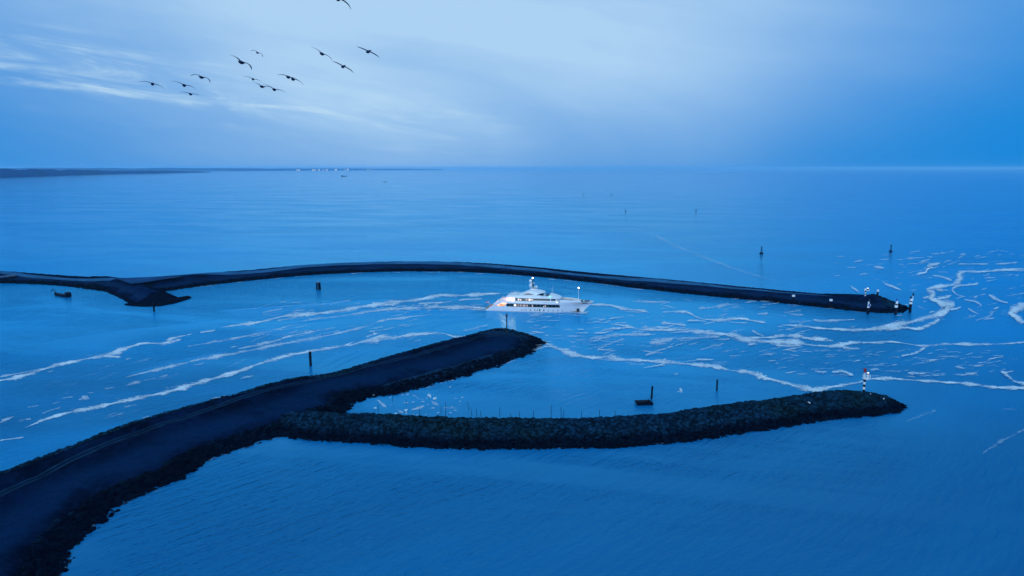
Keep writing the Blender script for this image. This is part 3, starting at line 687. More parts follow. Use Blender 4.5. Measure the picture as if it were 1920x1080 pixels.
# low wake waves spreading behind the yacht, each a real swell standing out of the surface
wv, wf = [], []
for pts, hgt, wd in [([(470, 622), (560, 606), (650, 594.5), (760, 584), (905, 581)], .28, 5), ([(500, 606), (600, 592), (700, 580), (800, 572)], .24, 4), ([(530, 642), (640, 619), (740, 602), (850, 592), (915, 588)], .24, 4.5),
                     ([(640, 652), (720, 625), (800, 607), (900, 595)], .22, 4), ([(760, 625), (840, 606), (930, 596)], .2, 3.5), ([(400, 583), (500, 577), (620, 568), (740, 560)], .2, 4), ([(60, 646), (200, 624), (330, 610), (430, 598)], .18, 4),
                     ([(598, 692), (640, 672), (690, 652)], .18, 1.6), ([(612, 697), (655, 676), (700, 656)], .16, 1.4), ([(586, 684), (625, 664), (670, 648)], .15, 1.4), ([(240, 700), (330, 678), (420, 660)], .16, 3)]:
    c = catmull(poly_px(pts, 0.0), 3.0); tg = np.gradient(c, axis=0); nn = np.stack([-tg[:, 1], tg[:, 0]], 1); nn /= np.linalg.norm(nn, axis=1)[:, None]
    b = len(wv)
    for i in range(len(c)):
        fade = min(1.0, 6 * min(i, len(c) - 1 - i) / len(c)) * (0.7 + 0.5 * math.sin(i * 0.21) ** 2)
        off = 0.5 * math.sin(i * 0.13)
        for k in range(7):
            u = (k - 3) / 3
            wv.append((c[i][0] + nn[i][0] * (u * wd * .5 + off), c[i][1] + nn[i][1] * (u * wd * .5 + off), -0.03 + (hgt * fade + 0.03) * (0.5 + 0.5 * math.cos(u * math.pi)) - 0.02))
        if i: wf += [(b + 7 * (i - 1) + k, b + 7 * i + k, b + 7 * i + k + 1, b + 7 * (i - 1) + k + 1) for k in range(6)]
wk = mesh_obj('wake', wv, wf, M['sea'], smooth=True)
tag(wk, 'low wake waves spreading over the water behind the yacht', kind='stuff')
fo = mesh_obj('foam', foam_v, foam_f, M['foam'])
a = fo.data.attributes.new('foam', 'FLOAT_VECTOR', 'POINT'); a.data.foreach_set('vector', np.array(foam_a, float).ravel())
tag(fo, 'white foam drifting in streaks and flecks on the current', 'foam', kind='stuff')

# ------------------------------------------------------------------ the yacht
def body(stations, r=0.25, cap=True):
    """lofted superstructure: stations of (x, z_bottom, z_top, half width bottom, half width top)"""
    mb = MB(); V = []; n = 8
    for (x, zb, zt, wb, wt) in stations:
        rr = min(r, wt * 0.5, (zt - zb) * 0.45)
        x = yx(x)
        V += [(x, -wb, zb), (x, -wt, zt - rr), (x, -wt + rr * 0.35, zt - rr * 0.3), (x, -wt + rr, zt), (x, wt - rr, zt), (x, wt - rr * 0.35, zt - rr * 0.3), (x, wt, zt - rr), (x, wb, zb)]
    F = [(k * n + i, k * n + (i + 1) % n, (k + 1) * n + (i + 1) % n, (k + 1) * n + i) for k in range(len(stations) - 1) for i in range(n)]
    if cap: F += [tuple(range(n))[::-1], tuple(range((len(stations) - 1) * n, len(stations) * n))]
    F = [f[::-1] for f in F]
    return mb.add(V, F)
ys, yb = U(913, 579.5), U(1093, 585)
yd = (yb - ys); yaw = math.atan2(yd.y, yd.x); YL = yd.length
yacht = empty('yacht', tuple((ys + yd * 0.5)), yaw)
tag(yacht, 'white motor yacht with dark window bands and warmly lit aft decks', 'yacht')
K = YL / 44.6          # drawn on a 44.6 m waterline
yacht.scale = (K, K, K)
X0 = -22.3             # stern at the waterline
def yb_(mb, name, mat, parent=None, smooth=False):
    o = mb.build(name, mat, parent or yacht, smooth)
    return o
def yx(x): return x + X0
# hull: (x, half beam at waterline, half beam at rail, rail height)
HULL = [(0.0, 3.5, 3.6, 0.75), (0.9, 3.75, 3.9, 0.95), (2.0, 3.9, 4.1, 1.75), (3.4, 4.0, 4.3, 2.55), (8.3, 4.2, 4.5, 2.55), (9.3, 4.2, 4.5, 3.1), (10.3, 4.25, 4.5, 4.2), (16, 4.3, 4.5, 4.25), (24, 4.2, 4.5, 4.3),
        (30, 3.8, 4.4, 4.4), (34, 3.2, 4.25, 4.6), (38, 2.3, 3.9, 5.0), (41, 1.5, 3.4, 5.05), (43.5, 0.75, 2.75, 5.1), (45.6, 0.10, 1.95, 5.15), (47.6, 0.05, 1.05, 5.2), (49.6, 0.03, 0.10, 5.25)]
def stem(z):           # raked stem
    return np.interp(z, [-2, 0, 1.5, 3.3, 5.25], [43.6, 44.7, 45.7, 47.6, 49.6])
rows = []
for (x, ww, ws, zs) in HULL:
    zz = [-1.6, -0.5, 0.0, 0.45, 1.2, 2.1, 3.0]
    ring = []
    for i, z in enumerate([-1.6, -0.6, 0.0] + [zs * k for k in (0.10, 0.3, 0.5, 0.7, 0.85, 1.0)]):
        if z <= 0: hw = ww * (1 + z * 0.35) if z > -1.5 else 0.05
        else:
            u = z / zs; fl = 1.0 if x < 30 else 1.0 + 0.9 * (x - 30) / 20
            hw = ww + (ws - ww) * u ** fl
        xx = x
        if x > 38:
            sm = stem(z) if z > -2 else 43.6
            xx = 38 + (x - 38) * (sm - 38) / (49.6 - 38)
        ring.append((yx(xx), hw, z))
    rows.append(ring)
V = []; F = []
nr = len(rows[0])
for side in (-1, 1):
    b = len(V)
    for ring in rows: V += [(x, side * hw, z) for x, hw, z in ring]
    for k in range(len(rows) - 1):
        for i in range(nr - 1):
            q = (b + k * nr + i, b + (k + 1) * nr + i, b + (k + 1) * nr + i + 1, b + k * nr + i + 1)
            F.append(q if side < 0 else q[::-1])
L = len(rows) * nr
F.append(tuple(i for i in range(nr)) + tuple(L + i for i in range(nr - 1, -1, -1)))       # transom
hull = mesh_obj('hull', V, F, M['paint'], yacht, smooth=True)
def hw_at(x, z):
    """half beam of the hull side at (x, z)"""
    best = [(np.interp(z, [p[2] for p in r], [p[1] for p in r]), np.interp(z, [p[2] for p in r], [p[0] for p in r])) for r in rows]
    return float(np.interp(yx(x), [b[1] for b in best], [b[0] for b in best]))
# boot stripe just above the water, heightened to paint in the waterline shadow
for side in (-1, 1):
    mb = MB(); xs = np.linspace(0.6, 43.4, 40); v = []
    for x in xs:
        for z in (-0.1, 0.36): v.append((yx(x), side * (hw_at(x, z) + 0.02), z))
    f = [(2 * i, 2 * i + 2, 2 * i + 3, 2 * i + 1) for i in range(39)]
    mb.add(v, f if side < 0 else [q[::-1] for q in f]); mb.build('boot_shade_stripe', M['boot'], hull)
# rub rail line and sheer cap
for z, x0, x1, nm in ((1.75, 10, 37, 'rub_rail'), (3.35, 33.5, 45.5, 'knuckle')):
    for side in (-1, 1):
        mb = MB(); xs = np.linspace(x0, x1, 30)
        for a_, b_ in zip(xs[:-1], xs[1:]):
            mb.tube((yx(a_), side * (hw_at(a_, z) + 0.01), z), (yx(b_), side * (hw_at(b_, z) + 0.01), z), 0.06, n=5, cap=False)
        mb.build(nm, M['steel'], hull)
# decks
def deck(name, pts, z, mat, th=0.08):
    n = len(pts); v = [(yx(x), -h, z) for x, h in pts] + [(yx(x), h, z) for x, h in pts]
    f = [(i, i + 1, n + i + 1, n + i) for i in range(n - 1)]
    return mesh_obj(name, v, f, mat, yacht)
deck('swim_platform', [(-0.6, 3.2), (0.1, 3.55), (1.5, 3.8)], 0.62, M['teak'])
deck('aft_deck', [(1.4, 3.9), (3.4, 4.1), (10, 4.3)], 1.75, M['teak'])
deck('fore_deck', [(33, 4.15), (37, 3.85), (41, 3.3), (44, 2.5), (47, 1.3), (49, 0.25)], 4.25, M['teak'])
# hull windows: long dark band, in panes
def side_band(name, x0, x1, z0, z1, wfun, mat, parent, npan, gap=0.10, lift=0.03, both=True):
    out = []
    xs = np.linspace(x0, x1, npan + 1)
    for side in ((-1, 1) if both else (-1,)):
        for a_, b_ in zip(xs[:-1], xs[1:]):
            a2, b2 = a_ + gap / 2, b_ - gap / 2
            v = [(yx(x), side * (wfun(x, z) + lift), z) for x, z in ((a2, z0), (b2, z0), (b2, z1), (a2, z1))]
            v += [(p[0], p[1] - side * 0.06, p[2]) for p in v]
            f = [(0, 1, 2, 3), (4, 7, 6, 5), (0, 4, 5, 1), (1, 5, 6, 2), (2, 6, 7, 3), (3, 7, 4, 0)]
            out.append(mesh_obj(name, v, f if side < 0 else [q[::-1] for q in f], mat, parent))
    return out
main_win = side_band('window', 9.9, 34.3, 2.42, 3.85, hw_at, M['glass'], hull, 14, 0.05)
def lit(x0, x1, z0, z1, wfun, mat, parent):
    for o in side_band('lit_pane', x0, x1, z0, z1, wfun, mat, parent, 1, 0.0, 0.06): pass
for (a_, b_, mt) in ((13.4, 14.5, 'litpane'), (15.1, 15.7, 'dimpane'), (16.1, 17.0, 'dimpane'), (17.4, 18.7, 'dimpane'), (19.1, 19.8, 'dimpane'), (21.6, 22.2, 'dimpane'), (26.9, 27.2, 'litpane'), (27.6, 28.1, 'dimpane')):
    lit(a_, b_, 2.65, 3.55 if b_ - a_ > .4 else 3.1, hw_at, M[mt], hull)
for x, s in ((17.0, .3), (18.0, .3), (19.0, .3), (21.0, .36), (23.0, .36), (24.1, .36), (25.2, .5), (27.1, .44), (29.2, .3), (31.3, .3), (33.4, .3), (35.5, .28), (39.3, .22)):
    side_band('porthole', x - s / 2, x + s / 2, 0.72, 0.72 + s * 1.7, hw_at, M['glass'], hull, 1, 0.0, 0.04)
side_band('hawse_plate', 44.2, 46.6, 4.25, 4.6, hw_at, M['darkmetal'], hull, 1, 0.0, 0.04)
side_band('anchor_pocket', 41.8, 43.0, 0.35, 1.7, hw_at, M['darkmetal'], hull, 1, 0.0, 0.05)
# upper deck slab with its swept aft wings
up = [(3.6, 2.6, 2.75, 4.3, 4.25), (4.6, 3.2, 3.55, 4.35, 4.3), (5.6, 3.85, 4.5, 4.4, 4.35), (7.0, 4.05, 4.95, 4.45, 4.35), (9, 4.1, 5.05, 4.5, 4.4), (14, 4.15, 5.0, 4.52, 4.4), (24, 4.2, 5.0, 4.52, 4.42), (25.5, 4.22, 4.9, 4.52, 4.42), (27, 4.25, 4.65, 4.5, 4.4), (31, 4.35, 4.70, 4.4, 4.3), (34, 4.5, 4.85, 4.3, 4.2)]
# the aft sweep is two side fins, so the cockpit stays open
for side in (-1, 1):
    mb = MB(); pr = [(2.9, 2.2), (4.2, 2.55), (6.4, 3.2), (7.4, 4.1), (7.2, 4.9), (5.8, 4.55), (4.4, 3.55)]
    v = [(yx(x), side * 4.42, z) for x, z in pr] + [(yx(x), side * 4.18, z) for x, z in pr]; n = len(pr)
    f = [tuple(range(n)), tuple(range(2 * n - 1, n - 1, -1))] + [(i, i + n, (i + 1) % n + n, (i + 1) % n) for i in range(n)]
    mb.add(v, f if side > 0 else [q[::-1] for q in f]); yb_(mb, 'wing_fin', M['paint'])
upd = yb_(body(up[2:], 0.2), 'upper_deck', M['paint'])
# main saloon aft wall and cockpit
aft = yb_(MB().box(yx(10.0), yx(10.25), -4.2, 4.2, 1.75, 4.1), 'saloon_bulkhead', M['paint'])
MB().box(yx(9.88), yx(9.99), -3.2, 3.2, 1.95, 3.9).build('sliding_door', M['warmwall'], aft)
for x in (6.6, 8.0, 9.2):
    yb_(MB().box(yx(x), yx(x + 0.5), -3.9, 3.9, 4.0, 4.09), 'ceiling_lamp', M['warm'])
yb_(MB().box(yx(4.6), yx(5.7), -2.4, 2.4, 1.76, 2.5), 'sofa', M['paint'])
yb_(MB().box(yx(7.1), yx(8.4), -0.9, 0.9, 2.35, 2.5).box(yx(7.6), yx(7.9), -0.2, 0.2, 1.76, 2.35), 'table', M['teak'])
for side in (-1, 1):
    for x in (7.6, 9.6): yb_(MB().tube((yx(x), side * 4.15, 1.76), (yx(x), side * 4.15, 4.1), 0.07), 'pillar', M['steel'])
# upper saloon / wheelhouse
w2 = lambda x, z: float(np.interp(x, [13.6, 24, 30, 32.5, 33.8], [3.75, 3.75, 3.6, 3.0, 1.9])) - 0.10 * (z - 4.7)
ho2 = [(x, 4.7, 6.55, w2(x, 4.7), w2(x, 6.5)) for x in (13.6, 18, 24, 27, 30, 31.5, 32.5, 33.3, 33.8)]
h2 = yb_(body(ho2, 0.1), 'upper_saloon', M['paint'])
side_band('window', 13.9, 22.0, 5.05, 6.35, w2, M['glass'], h2, 6, 0.06)
side_band('window', 22.1, 33.4, 5.40, 6.3, w2, M['glass'], h2, 9, 0.05)
for (a_, b_, z0, z1, mt) in ((15.1, 15.7, 5.25, 6.1, 'litpane'), (16.0, 16.7, 5.25, 5.8, 'litpane'), (18.6, 19.6, 5.3, 6.1, 'dimpane'), (20.0, 21.0, 5.25, 6.15, 'litpane'), (21.4, 21.8, 5.3, 6.1, 'litpane')):
    lit(a_, b_, z0, z1, w2, M[mt], h2)
MB().box(yx(13.50), yx(13.585), -2.9, 2.9, 5.0, 6.3).build('sliding_door', M['warmwall'], h2)
for x in (10.6, 11.8, 12.9):
    yb_(MB().box(yx(x), yx(x + 0.4), -3.4, 3.4, 6.36, 6.42), 'ceiling_lamp', M['warm'])
for side in (-1, 1):
    yb_(MB().box(yx(33.0), yx(33.16), side * 4.1 - .06, side * 4.1 + .06, 4.86, 5.0), 'deck_lamp', M['white_lamp'])
# bridge deck slab, roof and bow visor
top = [(9.4, 6.45, 6.6, 3.3, 3.25), (10.0, 6.42, 7.0, 3.7, 3.6), (11.0, 6.42, 7.45, 4.0, 3.85), (14, 6.42, 7.62, 4.15, 3.95), (20, 6.45, 7.70, 4.2, 4.0), (25, 6.45, 7.75, 4.2, 3.9), (27, 6.42, 7.35, 4.15, 3.85), (28.8, 6.40, 7.40, 4.1, 3.8), (29.8, 6.40, 7.95, 4.05, 3.5), (31.5, 6.38, 7.72, 3.8, 3.2), (33.2, 6.36, 7.3, 3.2, 2.6), (34.3, 6.36, 6.95, 2.3, 1.9), (34.9, 6.4, 6.65, 1.2, 1.0)]
td = yb_(body(top, 0.45), 'bridge_deck', M['paint'])
for side in (-1, 1):
    for x in (11.0, 12.6): yb_(MB().tube((yx(x), side * 3.7, 4.95), (yx(x), side * 3.7, 6.44), 0.06), 'pillar', M['steel'])
# sun deck arch and hard top
w4 = lambda x, z: float(np.interp(x, [15.8, 18, 24, 26.4, 27.4], [3.3, 3.2, 3.0, 2.4, 1.3])) - 0.22 * (z - 7.4)
arch = [(15.9, 7.5, 7.75, 3.4, 3.3), (17.2, 7.5, 8.25, 3.4, 3.1), (18.6, 7.5, 8.9, 3.35, 2.95), (20.2, 7.5, 9.65, 3.3, 2.75), (21.5, 7.5, 9.85, 3.25, 2.7), (23.2, 7.5, 9.75, 3.15, 2.6), (24.0, 8.0, 9.7, 3.1, 2.5), (25.6, 8.55, 9.45, 2.7, 2.1), (26.8, 8.65, 9.15, 1.9, 1.5), (27.4, 8.72, 8.95, 1.0, 0.8)]
ar = yb_(body(arch, 0.5), 'sun_deck_house', M['paint'])
w5 = lambda x, z: float(np.interp(x, [15.9, 17.2, 18.6, 23.2, 24], [3.42, 3.4, 3.36, 3.16, 3.1])) - 0.28 * (z - 7.5)
for side in (-1, 1):      # pointed side window
    pr = [(17.1, 7.85), (22.6, 7.95), (21.2, 8.35), (19.8, 8.6), (18.6, 8.35)]
    v = [(yx(x), side * (w5(x, z) + 0.06), z) for x, z in pr]
    mesh_obj('side_window', v, [tuple(range(5))] if side < 0 else [tuple(range(4, -1, -1))], M['glass'], ar)
yb_(body([(23.4, 7.55, 8.75, 2.85, 2.6), (25.2, 7.55, 8.75, 2.7, 2.4), (26.6, 7.6, 8.75, 1.9, 1.7)], 0.05), 'windscreen', M['glass'])
yb_(MB().box(yx(27.6), yx(29.2), -2.2, 2.2, 7.38, 7.75), 'sun_pad', M['concrete'])
yb_(MB().box(yx(12.2), yx(14.6), -2.6, 2.6, 7.6, 8.0), 'sun_bed', M['paint'])
# rails on the aft decks
def rail(pts, z0, z1, side_w, nm='railing'):
    for side in (-1, 1):
        mb = MB(); P = [(yx(x), side * wv, z0) for x, wv in pts]
        for a_, b_ in zip(P[:-1], P[1:]):
            for z in np.linspace(z0 + (z1 - z0) / 2, z1, 2): mb.tube((a_[0], a_[1], z), (b_[0], b_[1], z), 0.035, n=5)
        for p in P: mb.tube((p[0], p[1], z0 - 0.05), (p[0], p[1], z1), 0.035, n=5)
        yb_(mb, nm, M['steel'])
rail([(10.8, 3.6), (12.2, 3.75), (13.6, 3.8), (15.0, 3.8)], 7.55, 8.35, 0)
rail([(6.4, 4.2), (8.5, 4.25), (10.5, 4.25), (12.5, 4.3)], 4.95, 5.55, 0)
# foredeck bulwark, tender well, windlass
for side in (-1, 1):
    pr = [(34.2, 4.6, 5.95), (36.0, 4.8, 6.0), (38.0, 4.95, 5.95), (40.0, 5.0, 5.85), (42.0, 5.05, 5.65), (43.8, 5.05, 5.35)]
    v = []
    for x, z0, z1 in pr:
        hwv = float(np.interp(x, [p[0] for p in HULL], [p[2] for p in HULL])) - 0.25
        v += [(yx(x), side * hwv, z0), (yx(x), side * (hwv - 0.1), z1), (yx(x), side * (hwv - 0.25), z1), (yx(x), side * (hwv - 0.2), z0)]
    f = [(4 * i + k, 4 * i + (k + 1) % 4, 4 * i + 4 + (k + 1) % 4, 4 * i + 4 + k) for i in range(5) for k in range(4)] + [(0, 3, 2, 1), (20, 21, 22, 23)]
    b_ = mesh_obj('bulwark', v, f if side > 0 else [q[::-1] for q in f], M['paint'], yacht)
yb_(body([(36.2, 4.25, 5.3, 1.5, 1.3), (39.5, 4.25, 5.35, 1.4, 1.2), (40.6, 4.25, 5.0, 1.0, 0.8)], 0.3), 'tender', M['concrete'])
yb_(body([(41.7, 4.25, 5.7, 0.6, 0.45), (42.9, 4.25, 5.75, 0.55, 0.4), (43.4, 4.25, 5.3, 0.4, 0.3)], 0.2), 'mast_step', M['paint'])
yb_(MB().tube((yx(44.1), -0.7, 5.2), (yx(44.1), 0.7, 5.2), 0.4).box(yx(43.9), yx(44.3), -0.6, 0.6, 4.26, 5.0), 'windlass', M['darkmetal'])
yb_(MB().box(yx(45.3), yx(47.6), -0.8, 0.8, 5.05, 5.42), 'mooring_well', M['darkmetal'])
# foremast with its white light
fm = yb_(MB().tube((yx(42.5), 0, 5.6), (yx(42.5), 0, 10.9), 0.15, 0.09), 'foremast', M['paint'])
MB().sphere((yx(42.5), 0, 11.15), 0.24).build('mast_light', M['white_lamp'], fm, True)
# radar mast
ms = yb_(body([(20.6, 9.7, 10.5, 0.9, 0.7), (22.4, 9.7, 10.5, 0.9, 0.7), (24.0, 9.6, 10.0, 0.8, 0.6)], 0.2), 'mast_base', M['paint'])
yb_(MB().box(yx(21.2), yx(22.6), -0.85, 0.85, 10.52, 10.8), 'mast_collar', M['darkmetal'])
pm = yb_(MB().tube((yx(21.7), 0, 10.3), (yx(21.4), 0, 14.9), 0.32, 0.16), 'radar_mast', M['black'])
MB().sphere((yx(21.4), 0, 15.2), 0.23).build('top_light', M['white_lamp'], pm, True)
MB().box(yx(20.2), yx(23.8), -1.5, 1.5, 11.0, 11.16).build('lower_spreader', M['paint'], pm)
MB().box(yx(20.3), yx(22.0), -0.2, 0.2, 12.95, 13.08).build('upper_spreader', M['paint'], pm)
for x, y, z, r_ in ((20.7, -1.1, 11.95, 0.78), (20.7, 1.1, 11.95, 0.78), (20.5, 0, 13.75, 0.70), (23.2, -0.6, 11.55, 0.36)):
    yb_(MB().lathe([(r_ * .55, -r_), (r_ * .92, -r_ * .5), (r_, 0), (r_ * .92, r_ * .45), (r_ * .66, r_ * .8), (r_ * .3, r_ * .96), (0.01, r_)], (yx(x), y, z), 14), 'radar_dome', M['paint'], smooth=True)
yb_(MB().box(yx(22.0), yx(22.25), -1.3, 1.3, 12.55, 12.75).tube((yx(21.6), 0, 12.5), (yx(22.1), 0, 12.5), 0.1), 'radar_bar', M['paint'])
for x, y, z0, z1 in ((30.0, 1.6, 7.8, 10.6), (30.7, 1.6, 7.7, 12.0), (30.7, -1.6, 7.7, 11.4)):
    yb_(MB().tube((yx(x), y, z0), (yx(x), y, z1), 0.035, 0.02, 5), 'whip_antenna', M['white'])
for side, mt in ((-1, 'green_lamp'), (1, 'red')):
    yb_(MB().box(yx(29.6), yx(29.9), side * 3.95 - .12, side * 3.95 + .12, 7.42, 7.62), 'side_light', M[mt])
# ensign on its raked staff
fs = yb_(MB().tube((yx(1.3), 0, 1.0), (yx(-0.3) + 1.1, 0, 4.0), 0.05, 0.04, 6), 'flagstaff', M['steel'])
for k, mt in enumerate(('flagred', 'white', 'flagblue')):
    v = []
    for i in range(7):
        u = i / 6
        v += [(yx(0.85) - 1.3 * u - 0.1 * k, 0.10 * math.sin(u * 6), 3.9 - 0.32 * k - 0.5 * u), (yx(0.85) - 1.3 * u - 0.1 * (k + 1), 0.10 * math.sin(u * 6), 3.9 - 0.32 * (k + 1) - 0.5 * u)]
    mesh_obj('flag_stripe', v, [(2 * i, 2 * i + 2, 2 * i + 3, 2 * i + 1) for i in range(6)], M[mt], fs)

# ------------------------------------------------------------------ poles, piles and beacons
def banded(name, base, hgt, r, bands, label, cat, group=None):
    """pole of stacked bands: bands = [(fraction, material)] from the foot"""
    e = empty(name, tuple(base)); tag(e, label, cat, group)
    z = 0.0
    for k, (fr, mt) in enumerate(bands):
        z1 = z + hgt * fr
        MB().lathe([(r, z), (r, z1)], n=12).build('band', M[mt], e); z = z1
    return e
# striped beacon on the rubble mound
pb = U(1619, 739, 3.9); hb = DB.h(np.array([[pb.x, pb.y]]))[0][0]
pb = U(1619, 739, hb); ht = ztop(pb, 691) - hb
be = empty('beacon', (pb.x, pb.y, hb)); tag(be, 'black and white banded beacon with railed gallery and red can topmark', 'beacon')
q = ht
MB().lathe([(0.55, -0.3), (0.50, q * .03), (0.36, q * .10)], n=12).build('foot', M['white'], be)
zz = [.10, .19, .29, .39, .49, .58]
for k in range(5): MB().lathe([(0.30, q * zz[k]), (0.30, q * zz[k + 1])], n=12).build('band', M['black' if k % 2 == 0 else 'white'], be)
MB().lathe([(0.30, q * .58), (0.95, q * .60), (0.95, q * .615), (0.3, q * .62)], (0.45, 0, 0), 12).build('gallery_floor', M['white'], be)
mb = MB()
for k in range(8):
    a1, a2 = 2 * math.pi * k / 8, 2 * math.pi * (k + 1) / 8
    p1, p2 = (0.45 + 0.9 * math.cos(a1), 0.9 * math.sin(a1)), (0.45 + 0.9 * math.cos(a2), 0.9 * math.sin(a2))
    mb.tube((*p1, q * .61), (*p1, q * .76), 0.05, n=5)
    for zr in (.69, .76): mb.tube((*p1, q * zr), (*p2, q * zr), 0.05, n=5)
mb.build('gallery_rail', M['white'], be)
MB().lathe([(0.22, q * .61), (0.22, q * .78)], (0.75, 0, 0), 10).build('lantern_post', M['white'], be)
MB().lathe([(0.30, q * .78), (0.30, q * .82)], (0.75, 0, 0), 10).build('lantern', M['red'], be)
MB().lathe([(0.26, q * .82), (0.20, q * .845)], (0.75, 0, 0), 10).build('lantern_lamp', M['beacon_lamp'], be)
MB().tube((-0.1, 0, q * .58), (-0.1, 0, q * .86), 0.10).build('topmark_staff', M['white'], be)
MB().lathe([(0.36, q * .86), (0.36, q)], (-0.1, 0, 0), 12).build('topmark', M['red'], be)
# lamp pole on the head of the grassy breakwater
z0 = 3.0
for _ in range(12): p = U(950, 623.5, z0); z0 = 0.5 * z0 + 0.5 * float(DA.h(np.array([[p.x, p.y]]))[0][0])
p.z = z0; hh = ztop(p, 588) - z0
e = empty('lantern_pole', tuple(p)); tag(e, 'tall dark pole with a small lantern on the rounded head of the grassy breakwater', 'pole')
MB().lathe([(0.26, -0.3), (0.22, 0.5), (0.16, hh * .93)], n=8).build('post', M['darkmetal'], e)
MB().lathe([(0.30, hh * .88), (0.34, hh * .93), (0.28, hh * .97), (0.1, hh)], n=8).build('lantern', M['darkmetal'], e)
MB().box(-0.5, 0.5, -0.08, 0.08, hh * .82, hh * .86).build('bracket', M['darkmetal'], e)
# piles in the water
def pile(px, pyb, pyt, r, name, label, cat, cap=None, lean=0.0, group=None):
    b = U(px, pyb, 0.0); h_ = ztop(b, pyt)
    e = empty(name, tuple(b)); tag(e, label, cat, group)
    MB().tube((0, 0, -1.5), (lean * h_, 0, h_ * (0.80 if cap else 0.97)), r, r * 0.94, 10).build('shaft', M['timber'], e)
    if cap: MB().tube((lean * h_ * .8, 0, h_ * .80), (lean * h_, 0, h_), r * 1.25, r * 1.25, 10).build('cap', M[cap], e)
    else: MB().lathe([(r * 1.08, h_ * .94), (r * 1.08, h_ * .97), (r * .5, h_)], (lean * h_, 0, 0), 10).build('cap', M['rust'], e)
    return e
e = pile(582.5, 686, 659, 0.42, 'mooring_pile', 'single thick dark pile standing in the wake beside the grassy breakwater', 'pile')
MB().lathe([(0.47, 2.6), (0.47, 2.9)], n=10).build('collar', M['rust'], e)
pile(289, 584, 566, 0.42, 'mooring_pile', 'dark pile in the water off the apron of the short spur', 'pile')
pile(1487, 569, 553, 0.55, 'mooring_pile', 'white capped dark pile by the mole, the one farther from its end', 'pile', 'white')
pile(1557, 577.5, 561, 0.55, 'mooring_pile', 'white capped dark pile by the mole, the one nearer its end', 'pile', 'white')
pile(1221, 748, 724, 0.28, 'mooring_pile', 'thin leaning dark pile beside the floating pontoon', 'pile', lean=0.06)
pile(1344, 732, 711.5, 0.24, 'mooring_pile', 'thin dark pile standing alone in the sheltered water', 'pile')
# dolphin of several piles with a pale platform
b = U(597, 543, 0); h_ = ztop(b, 528.5)
e = empty('mooring_dolphin', tuple(b)); tag(e, 'squat cluster of dark piles with a pale top in front of the mole', 'mooring dolphin')
for k in range(5):
    a1 = 2 * math.pi * k / 5 + 0.3
    MB().tube((1.0 * math.cos(a1), 1.0 * math.sin(a1), -1.5), (0.8 * math.cos(a1), 0.8 * math.sin(a1), h_ * .88), 0.42, 0.4, 8).build('pile', M['timber'], e)
MB().lathe([(1.15, h_ * .86), (1.15, h_ * .95), (0.7, h_ * .98)], n=12).build('platform', M['concrete'], e)
MB().lathe([(0.16, h_ * .97), (0.16, h_ * 1.06)], n=8).build('bollard', M['white'], e)
# beacons at the end of the mole
def on_mole(px, py):
    z = 4.5
    for _ in range(6):
        p = U(px, py, z); z = float(DC.h(np.array([[p.x, p.y]]))[0][0])
    p.z = z; return p
p = on_mole(1622, 557.5); hh = ztop(p, 540) - p.z
e = banded('striped_beacon', p, hh * .66, 0.28, [(.25, 'white'), (.22, 'black'), (.25, 'white'), (.28, 'black')], 'black and white striped beacon on the end of the mole, with board and lantern', 'beacon')
MB().box(-0.6, 0.1, -0.1, 0.1, hh * .62, hh * .92).build('board', M['white'], e)
MB().box(0.25, 1.5, -0.5, 0.5, hh * .66, hh * .74).box(0.3, 0.4, -0.5, 0.5, hh * .74, hh * .86).box(1.4, 1.5, -0.5, 0.5, hh * .74, hh * .86).build('gallery', M['white'], e)
MB().lathe([(0.36, hh * .74), (0.36, hh * .94)], (0.9, 0, 0), 10).build('lantern', M['black'], e)
MB().lathe([(0.40, hh * .94), (0.34, hh * 1.01)], (0.9, 0, 0), 10).build('lantern_lamp', M['beacon_lamp'], e)
p = on_mole(1645, 558.5); hh = ztop(p, 543) - p.z
e = empty('marker_post', tuple(p)); tag(e, 'thick black post with a white top standing on the end of the mole', 'post')
MB().lathe([(0.38, -0.4), (0.38, hh * .74)], n=10).build('shaft', M['black'], e)
MB().lathe([(0.45, hh * .74), (0.45, hh)], n=10).build('cap', M['white'], e)
